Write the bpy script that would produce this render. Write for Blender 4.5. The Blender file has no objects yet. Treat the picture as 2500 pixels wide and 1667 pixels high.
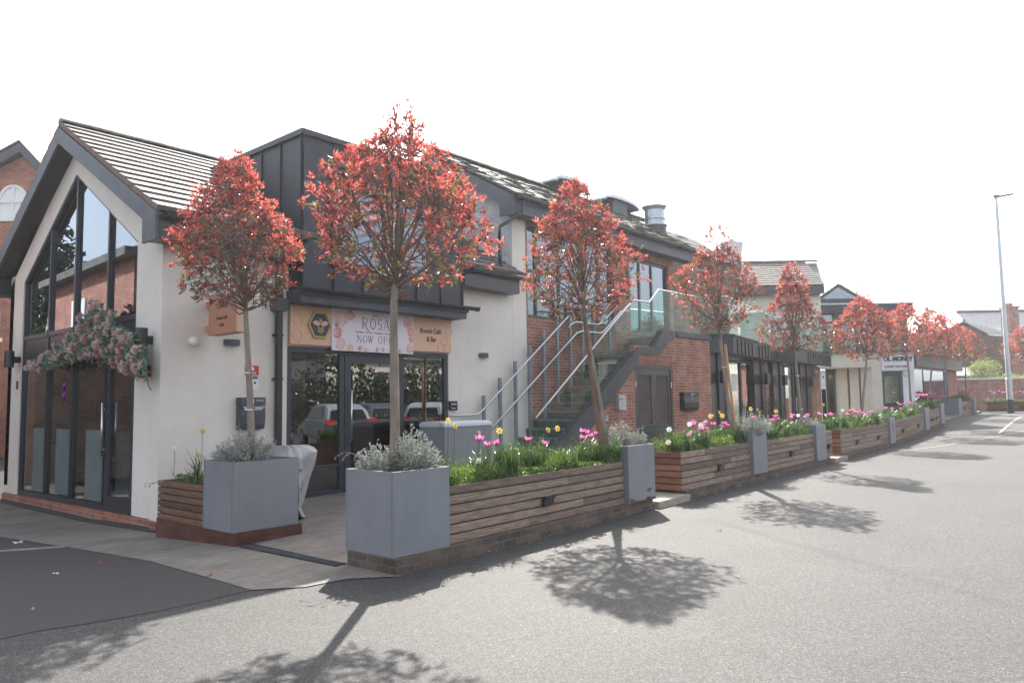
import bpy, bmesh, math, random
from mathutils import Vector, Matrix
R = random.Random(7)
C = bpy.data.collections.new('place'); bpy.context.scene.collection.children.link(C)
# ---------------------------------------------------------------- camera geometry
F, CX, CY = 1806., 1250., 833.5
YAW, PIT, ROL = map(math.radians, (40.704, 4.62, .921))
O = Vector((0, 0, 1.6))
FW = Vector((math.cos(YAW)*math.cos(PIT), math.sin(YAW)*math.cos(PIT), math.sin(PIT)))
r0 = Vector((math.sin(YAW), -math.cos(YAW), 0)); u0 = r0.cross(FW)
RT = r0*math.cos(ROL)-u0*math.sin(ROL); UP = r0*math.sin(ROL)+u0*math.cos(ROL)
E1 = Vector((math.sin(YAW), -math.cos(YAW), 0)); E2 = Vector((math.cos(YAW), math.sin(YAW), 0))
def ray(u, v): return FW+RT*((u-CX)/F)+UP*((CY-v)/F)
def PY(u, v, y): d = ray(u, v); return O+d*(y/d.y)
def PX(u, v, x): d = ray(u, v); return O+d*(x/d.x)
def G(u, v, z=0.): d = ray(u, v); return O+d*((z-O.z)/d.z)
def D(u, v, dep):
    d = ray(u, v); return O+d*(dep/d.dot(E2))
def gz(x):
    t = min(1, max(0, (x-24)/18.)); return .5*t*t*(3-2*t)
def dip(x, y):
    t = min(1, max(0, (4.9-x)/.28)); P = ((8,0),(10.6,-.13),(13,-.21),(18,-.25),(999,-.25)); d = 0
    for (y0, z0), (y1, z1) in zip(P, P[1:]):
        if y0 < y <= y1: d = z0+(z1-z0)*(y-y0)/(y1-y0)
    return d*t
def Gg(u, v, off=0.):
    z = 0
    for _ in range(12): p = G(u, v, z); z = gz(p.x)+dip(p.x, p.y)
    return G(u, v, z+off)
# ---------------------------------------------------------------- mesh builder
class MB:
    def __init__(s): s.v = []; s.f = []; s.m = []; s.T = None; s.g = []
    def add(s, vs, fs, mi=0):
        b = len(s.v); s.g.append((b, len(s.f)))
        if s.T is not None: vs = [s.T @ Vector(p) for p in vs]
        s.v += [tuple(p) for p in vs]; s.f += [tuple(i+b for i in f) for f in fs]; s.m += [mi]*len(fs); return s
    def box(s, x0, x1, y0, y1, z0, z1, mi=0):
        return s.add([(x0,y0,z0),(x1,y0,z0),(x1,y1,z0),(x0,y1,z0),(x0,y0,z1),(x1,y0,z1),(x1,y1,z1),(x0,y1,z1)],
                     [(3,2,1,0),(4,5,6,7),(0,1,5,4),(1,2,6,5),(2,3,7,6),(3,0,4,7)], mi)
    def pr(s, pts, ex, mi=0):           # prism: polygon extruded
        n = len(pts); ex = Vector(ex); P = [Vector(p) for p in pts]
        return s.add(P+[p+ex for p in P], [tuple(range(n))[::-1], tuple(range(n, 2*n))]+[(i, (i+1) % n, (i+1) % n+n, i+n) for i in range(n)], mi)
    def poly(s, pts, mi=0): return s.add(pts, [tuple(range(len(pts)))], mi)
    def bar(s, a, b, w, h, mi=0, up=(0,0,1)):   # rectangular bar between points
        a = Vector(a); b = Vector(b); d = (b-a).normalized(); sd = d.cross(Vector(up))
        if sd.length < 1e-4: sd = Vector((1,0,0))
        sd.normalize(); uu = sd.cross(d); sd = sd*w/2; uu = uu*h/2
        return s.add([a-sd-uu, a+sd-uu, a+sd+uu, a-sd+uu, b-sd-uu, b+sd-uu, b+sd+uu, b-sd+uu],
                     [(3,2,1,0),(4,5,6,7),(0,1,5,4),(1,2,6,5),(2,3,7,6),(3,0,4,7)], mi)
    def tube(s, path, rad, n=8, mi=0, cap=True):
        P = [Vector(p) for p in path]; vs = []; fs = []
        if not hasattr(rad, '__len__'): rad = [rad]*len(P)
        for i, p in enumerate(P):
            d = (P[min(i+1, len(P)-1)]-P[max(i-1, 0)]).normalized()
            a = d.orthogonal().normalized() if i == 0 else (a-d*a.dot(d)).normalized()
            b = d.cross(a)
            vs += [p+(a*math.cos(2*math.pi*k/n)+b*math.sin(2*math.pi*k/n))*rad[i] for k in range(n)]
        for i in range(len(P)-1):
            fs += [(i*n+k, i*n+(k+1) % n, (i+1)*n+(k+1) % n, (i+1)*n+k) for k in range(n)]
        if cap: fs += [tuple(range(n))[::-1], tuple((len(P)-1)*n+k for k in range(n))]
        return s.add(vs, fs, mi)
    def ball(s, c, r, n=10, m=6, mi=0, sq=(1,1,1)):
        c = Vector(c); vs = [c+Vector((0,0,-r*sq[2]))]
        for j in range(1, m):
            t = -math.pi/2+math.pi*j/m
            vs += [c+Vector((r*sq[0]*math.cos(t)*math.cos(2*math.pi*k/n), r*sq[1]*math.cos(t)*math.sin(2*math.pi*k/n), r*sq[2]*math.sin(t))) for k in range(n)]
        vs += [c+Vector((0,0,r*sq[2]))]; L = len(vs)-1
        fs = [(0, 1+(k+1) % n, 1+k) for k in range(n)]+[(L, L-n+k, L-n+(k+1) % n) for k in range(n)]
        for j in range(m-2): fs += [(1+j*n+k, 1+j*n+(k+1) % n, 1+(j+1)*n+(k+1) % n, 1+(j+1)*n+k) for k in range(n)]
        return s.add(vs, fs, mi)
    def build(s, name, mat, par=None, bev=0, smooth=False, recalc=True, org=None):
        me = bpy.data.meshes.new(name)
        root = par
        while root is not None and root.parent is not None: root = root.parent
        o0 = Vector(org) if org is not None else (root.location.copy() if root is not None else Vector((0,0,0)))
        me.from_pydata([(p[0]-o0.x, p[1]-o0.y, p[2]-o0.z) for p in s.v], [], s.f)
        for m in (mat if isinstance(mat, (list, tuple)) else [mat]): me.materials.append(m)
        for i, p in enumerate(me.polygons):
            p.material_index = s.m[i]; p.use_smooth = smooth
        if recalc or bev:
            bm = bmesh.new(); bm.from_mesh(me)
            if recalc: bmesh.ops.recalc_face_normals(bm, faces=bm.faces)
            if bev:
                es = [e for e in bm.edges if len(e.link_faces) == 2 and e.calc_face_angle(0) > .6]
                bmesh.ops.bevel(bm, geom=es, offset=bev, segments=2, affect='EDGES', clamp_overlap=True)
            bm.to_mesh(me); bm.free()
        me.update()
        o = bpy.data.objects.new(name, me); C.objects.link(o)
        if par is not None: o.parent = par
        elif org is not None: o.location = o0
        return o
def each(m, name, mt, par, **k):       # one object per added piece
    out = []; g = m.g+[(len(m.v), len(m.f))]
    for (v0, f0), (v1, f1) in zip(g, g[1:]):
        q = MB(); q.v = m.v[v0:v1]; q.f = [tuple(i-v0 for i in f) for f in m.f[f0:f1]]; q.m = m.m[f0:f1]; out.append(q.build(name, mt, par, **k))
    return out[0]
def tag(o, label=None, cat=None, group=None, kind=None):
    if label: o['label'] = label
    if cat: o['category'] = cat
    if group: o['group'] = group
    if kind: o['kind'] = kind
    return o
def thing(name, label, cat, loc=(0,0,0), group=None, rz=0):
    o = bpy.data.objects.new(name, None); C.objects.link(o); o.location = loc; o.rotation_euler.z = rz
    o.empty_display_size = .1
    return tag(o, label, cat, group)
KIDS = {}
def copy_tree(o, par=None):
    c = o.copy(); C.objects.link(c)
    if par is not None: c.parent = par
    for ch in [x for x in C.objects if x.parent == o]: copy_tree(ch, c)
    return c
def text(s, size, loc, xdir, ydir, mat, par, name='lettering', ext=.002, off=0., shear=0., sx=1., align='CENTER'):
    cu = bpy.data.curves.new(name, 'FONT'); cu.body = s; cu.size = size; cu.extrude = ext; cu.offset = off; cu.shear = shear
    cu.align_x = align; cu.align_y = 'CENTER'; cu.materials.append(mat)
    o = bpy.data.objects.new(name, cu); C.objects.link(o)
    x = Vector(xdir).normalized(); y = Vector(ydir).normalized(); z = x.cross(y)
    M = Matrix((x, y, z)).transposed().to_4x4()
    root = par
    while root is not None and root.parent is not None: root = root.parent
    L = Vector(loc)-(root.location if root else Vector())
    o.matrix_basis = Matrix.Translation(L) @ M @ Matrix.Diagonal((sx, 1, 1, 1))
    me = bpy.data.meshes.new_from_object(o); q = bpy.data.objects.new(name, me); C.objects.link(q); q.matrix_basis = o.matrix_basis.copy(); bpy.data.objects.remove(o)
    if par: q.parent = par
    return q
# ---------------------------------------------------------------- materials
def mat(name, col=(.5,.5,.5), rough=.6, metal=0., spec=.5):
    m = bpy.data.materials.new(name); m.use_nodes = True; nt = m.node_tree
    b = nt.nodes['Principled BSDF']; b.inputs['Base Color'].default_value = (*col, 1)
    b.inputs['Roughness'].default_value = rough; b.inputs['Metallic'].default_value = metal
    b.inputs['Specular IOR Level'].default_value = spec
    return m
def N(m, t, **k):
    n = m.node_tree.nodes.new(t)
    for a, v in k.items(): setattr(n, a, v)
    return n
def L(m, a, b): m.node_tree.links.new(a, b)
def ramp(m, stops):
    r = N(m, 'ShaderNodeValToRGB'); e = r.color_ramp.elements
    while len(e) < len(stops): e.new(.5)
    for i, (p, c) in enumerate(stops): e[i].position = p; e[i].color = (*c, 1) if hasattr(c, '__len__') else (c, c, c, 1)
    return r
def pos(m, sc=(1,1,1), obj=False):
    mp = N(m, 'ShaderNodeMapping'); mp.inputs['Scale'].default_value = sc
    if obj: L(m, N(m, 'ShaderNodeTexCoord').outputs['Object'], mp.inputs['Vector'])
    else: L(m, N(m, 'ShaderNodeNewGeometry').outputs['Position'], mp.inputs['Vector'])
    return mp.outputs[0]
def noise(m, vec, scale, detail=4, rough=.55):
    n = N(m, 'ShaderNodeTexNoise'); n.inputs['Scale'].default_value = scale; n.inputs['Detail'].default_value = detail; n.inputs['Roughness'].default_value = rough
    L(m, vec, n.inputs['Vector']); return n.outputs['Fac']
def mixc(m, fac, a, b, mode='MIX'):
    n = N(m, 'ShaderNodeMix', data_type='RGBA', blend_type=mode)
    for i, x in ((0, fac), (6, a), (7, b)):
        if isinstance(x, (int, float)): n.inputs[i].default_value = x
        elif isinstance(x, tuple): n.inputs[i].default_value = (*x, 1)
        else: L(m, x, n.inputs[i])
    return n.outputs[2]
def bump(m, h, strength=.3, dist=.01):
    b = N(m, 'ShaderNodeBump'); b.inputs['Strength'].default_value = strength; b.inputs['Distance'].default_value = dist
    L(m, h, b.inputs['Height']); L(m, b.outputs[0], m.node_tree.nodes['Principled BSDF'].inputs['Normal'])
def base(m, c): L(m, c, m.node_tree.nodes['Principled BSDF'].inputs['Base Color'])
def noisy(name, c1, c2, scale, rough=.6, metal=0., sc=(1,1,1), bmp=0, spec=.5, lo=.3, hi=.7, obj=False, bscale=None):
    m = mat(name, c1, rough, metal, spec); v = pos(m, sc, obj); f = noise(m, v, scale)
    r = ramp(m, [(lo, c1), (hi, c2)]); L(m, f, r.inputs[0]); base(m, r.outputs[0])
    if bmp: bump(m, noise(m, v, bscale or scale*6), bmp)
    return m
def wallvec(m):                  # (distance along the wall, height) for any upright wall
    g = N(m, 'ShaderNodeNewGeometry'); sn = N(m, 'ShaderNodeSeparateXYZ'); sp = N(m, 'ShaderNodeSeparateXYZ')
    L(m, g.outputs['True Normal'], sn.inputs[0]); L(m, g.outputs['Position'], sp.inputs[0])
    def ma(op, a, b=None):
        n = N(m, 'ShaderNodeMath', operation=op)
        for i, x in enumerate((a, b)):
            if x is None: continue
            if isinstance(x, (int, float)): n.inputs[i].default_value = x
            else: L(m, x, n.inputs[i])
        return n.outputs[0]
    u = ma('SUBTRACT', ma('MULTIPLY', sp.outputs[1], sn.outputs[0]), ma('MULTIPLY', sp.outputs[0], sn.outputs[1]))
    top = ma('GREATER_THAN', ma('ABSOLUTE', sn.outputs[2]), .7)
    u = ma('ADD', u, ma('MULTIPLY', top, sp.outputs[0])); w = ma('ADD', sp.outputs[2], ma('MULTIPLY', top, sp.outputs[1]))
    c = N(m, 'ShaderNodeCombineXYZ'); L(m, u, c.inputs[0]); L(m, w, c.inputs[1]); return c.outputs[0]
def brick(name, a, b, mortar, bw=.235, rh=.075, ms=.008, rough=.85, bmp=.5, soldier=False, stain=None):
    m = mat(name, a, rough, spec=.25); v = wallvec(m)
    t = N(m, 'ShaderNodeTexBrick'); t.inputs['Scale'].default_value = 1
    t.inputs['Brick Width'].default_value = bw; t.inputs['Row Height'].default_value = rh; t.inputs['Mortar Size'].default_value = ms
    t.inputs['Mortar Smooth'].default_value = .3; t.inputs['Bias'].default_value = -.1
    t.offset = 0 if soldier else .5
    t.inputs['Color1'].default_value = (*a, 1); t.inputs['Color2'].default_value = (*b, 1); t.inputs['Mortar'].default_value = (*mortar, 1)
    L(m, v, t.inputs['Vector'])
    f = noise(m, v, 2.3, 5); r = ramp(m, [(.3, .72), (.7, 1.2)]); L(m, f, r.inputs[0])
    c = mixc(m, 1, t.outputs['Color'], r.outputs[0], 'MULTIPLY')
    f2 = noise(m, v, 60, 3); r2 = ramp(m, [(.3, .8), (.7, 1.15)]); L(m, f2, r2.inputs[0]); c = mixc(m, 1, c, r2.outputs[0], 'MULTIPLY')
    if stain:
        f3 = noise(m, v, 1.1, 6, .7); r3 = ramp(m, [(.56, 0.), (.72, .6)]); L(m, f3, r3.inputs[0]); c = mixc(m, r3.outputs[0], c, stain)
    base(m, c)
    inv = N(m, 'ShaderNodeMath', operation='SUBTRACT'); inv.inputs[0].default_value = 1; L(m, t.outputs['Fac'], inv.inputs[1])
    bump(m, inv.outputs[0], bmp, .008); return m
M = {}
M['render'] = noisy('cream render', (.68,.62,.57), (.76,.705,.65), 1.2, .85, bmp=.15, spec=.2, bscale=220)
def stained(m):
    nt = m.node_tree; b = nt.nodes['Principled BSDF']; src = b.inputs['Base Color'].links[0].from_socket
    s1 = noise(m, pos(m, (5,5,.35)), 1.3, 6, .7); r1 = ramp(m, [(.5, 1.), (.85, .92)]); L(m, s1, r1.inputs[0])
    s2 = noise(m, pos(m), .7, 6, .7); r2 = ramp(m, [(.35, .95), (.65, 1.03)]); L(m, s2, r2.inputs[0])
    base(m, mixc(m, 1, mixc(m, 1, src, r1.outputs[0], 'MULTIPLY'), r2.outputs[0], 'MULTIPLY'))
stained(M['render'])
M['cream'] = noisy('stone coloured render', (.60,.57,.49), (.67,.64,.56), 1.5, .85, bmp=.1, spec=.2, bscale=220)
M['white'] = noisy('white painted panel', (.68,.70,.74), (.76,.78,.82), 2, .6, spec=.3)
M['zinc'] = noisy('anthracite standing seam zinc', (.021,.024,.034), (.034,.037,.049), 1.7, .45, .25, (1,1,.3), spec=.5)
M['trim'] = noisy('anthracite painted timber', (.055,.062,.08), (.085,.093,.115), 3, .55, spec=.4)
M['upvc'] = mat('black plastic gutter', (.022,.024,.03), .35)
M['frame'] = mat('anthracite window frame', (.032,.038,.05), .4)
M['steel'] = mat('brushed stainless steel', (.62,.63,.65), .28, 1)
M['galv'] = noisy('galvanised grey steel', (.36,.40,.44), (.48,.52,.56), 8, .42, .75)
M['postgrey'] = noisy('grey painted steel post', (.20,.22,.255), (.27,.29,.32), 4, .5, .2)
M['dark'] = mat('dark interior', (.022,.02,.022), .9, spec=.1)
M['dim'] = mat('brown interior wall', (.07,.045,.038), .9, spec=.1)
M['blind'] = mat('blind brightened for sky reflection', (.70,.76,.77), .9, spec=.1)  # blinds brightened to stand in for sky reflected in the panes
M['brick'] = brick('red brown brick', (.31,.115,.075), (.42,.19,.13), (.40,.34,.30), stain=(.40,.34,.32))
M['soldier'] = brick('upright soldier course brick', (.27,.10,.07), (.36,.15,.105), (.30,.24,.21), bw=.075, rh=.235, soldier=True)
M['brickdark'] = brick('weathered plinth brick', (.085,.07,.058), (.16,.11,.088), (.14,.125,.11), bw=.225, rh=.075, stain=(.035,.04,.028))
M['brickplinth'] = brick('orange red plinth brick', (.32,.12,.08), (.40,.17,.12), (.34,.28,.25), stain=(.10,.05,.04))
M['brickdamp'] = brick('damp maroon plinth brick', (.10,.042,.032), (.15,.06,.045), (.085,.055,.05), ms=.006)
M['brickpaint'] = brick('white painted brick', (.60,.62,.65), (.66,.68,.71), (.45,.47,.50), ms=.009, bmp=.8)
M['brickold'] = brick('old purple brown brick', (.17,.10,.075), (.27,.15,.11), (.26,.22,.19), bmp=.6, stain=(.30,.26,.24))
M['brickfar'] = brick('old dark brown brick', (.09,.065,.05), (.16,.105,.08), (.17,.15,.13), bw=.3, rh=.1)
M['gardenbrick'] = brick('weathered garden wall brick', (.28,.11,.08), (.35,.19,.15), (.34,.29,.26), bw=.3, rh=.1, stain=(.42,.40,.38))
def tilemat(name, a, b, c):
    m = mat(name, a, .6, spec=.35); v = pos(m, (1,1,1)); f = noise(m, v, 5, 6, .7)
    r = ramp(m, [(.3, a), (.5, b), (.72, c)]); L(m, f, r.inputs[0]); base(m, r.outputs[0]); bump(m, noise(m, v, 60), .25, .006); return m
M['tile'] = tilemat('brown concrete roof tile', (.085,.075,.068), (.15,.135,.12), (.24,.22,.195))
M['tileold'] = tilemat('mossy dark roof tile', (.045,.043,.04), (.10,.095,.085), (.17,.165,.13))
M['slate'] = tilemat('slate lightened for glancing sun', (.30,.31,.30), (.40,.41,.40), (.50,.50,.48))  # slate colour raised, the glancing sunlight is put into it
M['mortar'] = noisy('reddish verge mortar', (.16,.09,.075), (.24,.15,.12), 20, .9)
def plant():
    m = mat('blue grey painted planter', (.2,.22,.25), .5, spec=.35); v = pos(m)
    r = ramp(m, [(.3, (.192,.20,.222)), (.7, (.225,.234,.254))]); L(m, noise(m, v, 2.2), r.inputs[0])
    st = noise(m, pos(m, (9,9,.7)), 1.6, 5, .7); rs = ramp(m, [(.53, 0.), (.8, .28)]); L(m, st, rs.inputs[0]); c = mixc(m, rs.outputs[0], r.outputs[0], (.12,.125,.13))
    sc = noise(m, pos(m, (1,1,2.5)), 23, 6, .8); rc = ramp(m, [(.70, 0.), (.76, .5)]); L(m, sc, rc.inputs[0]); c = mixc(m, rc.outputs[0], c, (.40,.41,.42))
    base(m, c); bump(m, noise(m, v, 25), .08); return m
M['planter'] = plant()
M['coping'] = noisy('dark slate coping', (.038,.04,.046), (.07,.073,.08), 6, .55, bmp=.1)
M['tread'] = noisy('light grey stone tread', (.16,.17,.165), (.25,.26,.25), 9, .7, bmp=.15)  # tread slabs lighter than the steps below them
M['step'] = noisy('dark stone step', (.085,.092,.088), (.15,.158,.15), 9, .6, bmp=.15)
M['soil'] = noisy('dark soil', (.025,.018,.013), (.06,.045,.035), 40, .95, bmp=.8)
M['black'] = mat('black painted metal', (.015,.016,.02), .45)
M['lightgrey'] = mat('pale grey plastic', (.55,.58,.62), .5)
def woodmat(name, a, b, c):
    m = mat(name, a, .65, spec=.3); w = wallvec(m)
    mp = N(m, 'ShaderNodeMapping'); mp.inputs['Scale'].default_value = (1.2, 16, 1); L(m, w, mp.inputs[0])
    f = noise(m, mp.outputs[0], 3.5, 6, .65); r = ramp(m, [(.3, a), (.5, b), (.75, c)]); L(m, f, r.inputs[0])
    g = N(m, 'ShaderNodeNewGeometry'); r2 = ramp(m, [(0, .62), (1, 1.42)]); L(m, g.outputs['Random Per Island'], r2.inputs[0])
    base(m, mixc(m, 1, r.outputs[0], r2.outputs[0], 'MULTIPLY')); bump(m, f, .2, .004); return m
M['wood'] = woodmat('weathered cedar boards', (.105,.068,.05), (.20,.142,.11), (.33,.255,.205))
M['woodred'] = woodmat('fresh red cedar boards', (.14,.055,.03), (.23,.10,.058), (.30,.15,.09))
M['woodbrown'] = woodmat('brown cedar boards', (.075,.04,.025), (.135,.075,.048), (.2,.125,.085))  # darker, browner board colour
def asph():
    m = mat('road asphalt', (.1,.1,.1), .74, spec=.2); v = pos(m)
    vo = N(m, 'ShaderNodeTexVoronoi'); vo.inputs['Scale'].default_value = 130; L(m, v, vo.inputs['Vector'])
    sp = N(m, 'ShaderNodeSeparateColor'); L(m, vo.outputs['Color'], sp.inputs[0])
    r = ramp(m, [(.0, (.028,.028,.029)), (.5, (.052,.051,.05)), (.8, (.074,.072,.069)), (1., (.12,.117,.112))]); L(m, sp.outputs[0], r.inputs[0])
    f1 = noise(m, v, 28, 4, .7); r1 = ramp(m, [(.3, .72), (.7, 1.28)]); L(m, f1, r1.inputs[0])
    c = mixc(m, 1, r.outputs[0], r1.outputs[0], 'MULTIPLY')
    f2 = noise(m, v, .5, 6, .65); r2 = ramp(m, [(.3, .84), (.7, 1.12)]); L(m, f2, r2.inputs[0])
    c = mixc(m, 1, c, r2.outputs[0], 'MULTIPLY')
    w = N(m, 'ShaderNodeTexVoronoi', feature='DISTANCE_TO_EDGE'); w.inputs['Scale'].default_value = .22
    wv = N(m, 'ShaderNodeVectorMath', operation='ADD'); nn = N(m, 'ShaderNodeTexNoise'); nn.inputs['Scale'].default_value = 1.6; L(m, v, nn.inputs['Vector']); L(m, v, wv.inputs[0]); L(m, nn.outputs['Color'], wv.inputs[1]); L(m, wv.outputs[0], w.inputs['Vector'])
    rw = ramp(m, [(.0, .88), (.004, 1.)]); L(m, w.outputs['Distance'], rw.inputs[0])
    base(m, mixc(m, 1, c, rw.outputs[0], 'MULTIPLY')); return m
M['asphalt'] = asph()
M['patch'] = noisy('darker new asphalt', (.028,.026,.026), (.056,.053,.053), 110, .9, bmp=.3, bscale=120)
def paver():
    m = mat('block paving', (.3,.28,.25), .8, spec=.25); v = pos(m)
    t = N(m, 'ShaderNodeTexBrick'); L(m, v, t.inputs['Vector']); t.inputs['Scale'].default_value = 1
    t.inputs['Brick Width'].default_value = .2; t.inputs['Row Height'].default_value = .1; t.inputs['Mortar Size'].default_value = .004; t.inputs['Mortar Smooth'].default_value = .5
    t.inputs['Color1'].default_value = (.19,.17,.15,1); t.inputs['Color2'].default_value = (.235,.21,.185,1); t.inputs['Mortar'].default_value = (.12,.105,.09,1)
    f = noise(m, v, 1.3, 6, .65); r = ramp(m, [(.3, .7), (.7, 1.15)]); L(m, f, r.inputs[0])
    base(m, mixc(m, 1, t.outputs['Color'], r.outputs[0], 'MULTIPLY')); bump(m, noise(m, v, 80), .2); return m
M['paver'] = paver()
M['kerb'] = noisy('sandy kerb stone', (.27,.23,.17), (.38,.33,.26), 9, .85, bmp=.3)
M['line'] = noisy('worn cream road paint', (.24,.22,.15), (.38,.35,.26), 25, .7)
def glass(name, tint=(.75,.8,.8), gain=2.2, add=.02, gl=(1,1,1), rough=.0):
    m = bpy.data.materials.new(name); m.use_nodes = True; nt = m.node_tree; nt.nodes.clear()
    o = N(m, 'ShaderNodeOutputMaterial'); t = N(m, 'ShaderNodeBsdfTransparent'); t.inputs[0].default_value = (*tint, 1)
    g = N(m, 'ShaderNodeBsdfAnisotropic') if 0 else N(m, 'ShaderNodeBsdfGlossy'); g.inputs['Roughness'].default_value = rough; g.inputs[0].default_value = (*gl, 1)
    f = N(m, 'ShaderNodeFresnel'); f.inputs['IOR'].default_value = 1.5
    ge = N(m, 'ShaderNodeNewGeometry')
    # two sided fresnel from the facing angle
    lw = N(m, 'ShaderNodeLayerWeight'); lw.inputs['Blend'].default_value = .5
    cr = N(m, 'ShaderNodeValToRGB'); e = cr.color_ramp.elements
    pts = [(0., .04), (.35, .05), (.55, .10), (.68, .17), (.8, .32), (.9, .55), (1., 1.)]
    while len(e) < len(pts): e.new(.5)
    for i, (p, c) in enumerate(pts): e[i].position = p; e[i].color = (c, c, c, 1)
    L(m, lw.outputs['Facing'], cr.inputs[0])
    ma = N(m, 'ShaderNodeMath', operation='MULTIPLY_ADD', use_clamp=True); ma.inputs[1].default_value = gain; ma.inputs[2].default_value = add
    L(m, cr.outputs[0], ma.inputs[0])
    x = N(m, 'ShaderNodeMixShader'); L(m, ma.outputs[0], x.inputs[0]); L(m, t.outputs[0], x.inputs[1]); L(m, g.outputs[0], x.inputs[2]); L(m, x.outputs[0], o.inputs[0])
    return m
M['glass'] = glass('window glass', (.6,.62,.62), 1.7, .05)
M['glassup'] = glass('sky tinted upper window glass', (.4,.45,.5), 1.6, .12, (.76,.84,.95))  # reflections tinted blue to stand in for a bluer sky
M['glassrail'] = glass('clear greenish balustrade glass', (.84,.95,.92), .35, .0)
M['carglass'] = mat('dark car glass', (.01,.012,.014), .05)
def leaf(name, a, b, tr=.5, gl=.12, rough=.3, wet=1.):
    m = bpy.data.materials.new(name); m.use_nodes = True; nt = m.node_tree; nt.nodes.clear()
    o = N(m, 'ShaderNodeOutputMaterial'); g = N(m, 'ShaderNodeNewGeometry')
    r = ramp(m, [(0, a), (1, b)]); L(m, g.outputs['Random Per Island'], r.inputs[0])
    d = N(m, 'ShaderNodeBsdfDiffuse'); t = N(m, 'ShaderNodeBsdfTranslucent'); s = N(m, 'ShaderNodeBsdfGlossy'); s.inputs['Roughness'].default_value = rough
    L(m, r.outputs[0], d.inputs[0]); L(m, r.outputs[0], t.inputs[0])
    x = N(m, 'ShaderNodeMixShader'); x.inputs[0].default_value = tr; L(m, d.outputs[0], x.inputs[1]); L(m, t.outputs[0], x.inputs[2])
    y = N(m, 'ShaderNodeMixShader'); y.inputs[0].default_value = gl; L(m, x.outputs[0], y.inputs[1]); L(m, s.outputs[0], y.inputs[2]); L(m, y.outputs[0], o.inputs[0])
    return m
M['lred'] = leaf('young red leaf', (.46,.06,.05), (.78,.20,.165), .6, .09, .22)
M['lmaroon'] = leaf('bronze red leaf', (.16,.035,.026), (.36,.085,.06), .5, .12, .22)
M['lgreen'] = leaf('olive green leaf', (.09,.10,.03), (.24,.23,.07), .5, .10)
M['lyellow'] = leaf('yellow green leaf', (.35,.30,.05), (.48,.45,.14), .5, .05)
M['blossom'] = leaf('cream blossom', (.5,.45,.35), (.65,.62,.5), .3, .02)
M['silver'] = leaf('silver felted leaf', (.28,.32,.28), (.46,.50,.45), .25, .02)
M['silverdry'] = leaf('dry mauve stem', (.25,.19,.19), (.36,.30,.29), .1, .02)
M['blade'] = leaf('bulb leaf', (.045,.10,.02), (.12,.19,.045), .4, .05)
M['bladedark'] = leaf('dark bulb leaf', (.035,.075,.03), (.08,.14,.05), .35, .08)
M['lime'] = leaf('lime green bedding leaf', (.10,.18,.03), (.22,.30,.07), .45, .04)
M['tulip'] = leaf('pink tulip petal', (.46,.085,.27), (.62,.21,.42), .5, .05)
M['daff'] = leaf('yellow daffodil petal', (.62,.44,.08), (.74,.58,.14), .4, .03)
M['whitepetal'] = leaf('white narcissus petal', (.72,.72,.62), (.82,.82,.76), .4, .03)
M['bark'] = noisy('smooth grey brown bark', (.16,.125,.10), (.30,.25,.215), 9, .85, sc=(1,1,.35), bmp=.4, bscale=70)
M['twig'] = mat('dark twig', (.15,.11,.09), .8)
M['stake'] = noisy('pale timber stake', (.42,.25,.12), (.55,.36,.19), 6, .8, sc=(6,6,1))
M['stakebrown'] = noisy('reddish brown stake', (.16,.085,.055), (.24,.135,.09), 6, .8)
M['soffit'] = mat('dark brown soffit', (.03,.024,.026), .7)
M['tie'] = mat('green tree tie', (.01,.28,.16), .5)
M['wiretie'] = mat('pale wire tie', (.65,.65,.62), .4)
M['peach'] = noisy('peach sign board', (.66,.41,.28), (.70,.45,.31), 2, .6)
M['copper'] = noisy('brown copper sign face', (.44,.19,.12), (.48,.22,.14), 3, .55)
M['signorange'] = mat('orange sign bracket', (.62,.24,.11), .5)
M['brown'] = mat('dark brown lettering', (.10,.05,.04), .5)
M['maroon'] = mat('maroon lettering', (.16,.05,.09), .6)
M['banner'] = noisy('white vinyl banner', (.68,.62,.68), (.74,.68,.72), 1.5, .55)
M['pink1'] = mat('pale pink print', (.66,.42,.42), .6); M['pink2'] = mat('rose pink print', (.58,.22,.24), .6); M['pink3'] = mat('blush print', (.70,.52,.50), .6)
M['gold'] = mat('dull gold', (.42,.33,.10), .45); M['navy'] = mat('dark slate emblem', (.05,.05,.07), .6)
M['red'] = mat('signal red', (.55,.02,.02), .5); M['signwhite'] = mat('white sign', (.72,.74,.76), .5)
M['cover'] = noisy('grey plastic cover', (.36,.36,.36), (.48,.48,.475), 3, .32, spec=.6)
M['chrome'] = mat('chrome', (.75,.76,.78), .15, 1)
M['lampwhite'] = mat('opal glass globe', (.75,.74,.68), .3)
M['litter'] = mat('white scrap', (.7,.7,.72), .6)
M['fleafl'] = leaf('garland leaf', (.07,.15,.10), (.17,.29,.20), .2, .05)
M['fpale'] = leaf('pale garland flower', (.62,.48,.43), (.76,.64,.58), .3, .02)
M['fpink'] = leaf('pink garland flower', (.50,.18,.22), (.62,.32,.36), .3, .02)
M['shrub'] = leaf('fresh shrub leaf', (.20,.26,.07), (.36,.40,.15), .4, .05)
M['hedge'] = leaf('dark hedge leaf', (.02,.04,.012), (.06,.09,.03), .3, .06)
M['purple'] = mat('purple ribbon', (.10,.03,.40), .5); M['magenta'] = mat('magenta ribbon', (.40,.03,.22), .5)
M['frost'] = noisy('frosted pale teal film', (.10,.13,.135), (.14,.17,.175), 3, .7)
M['louvre'] = noisy('brown louvre slats', (.07,.042,.035), (.11,.07,.058), 5, .5)
M['salmon'] = mat('salmon poster', (.36,.19,.15), .7)
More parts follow.
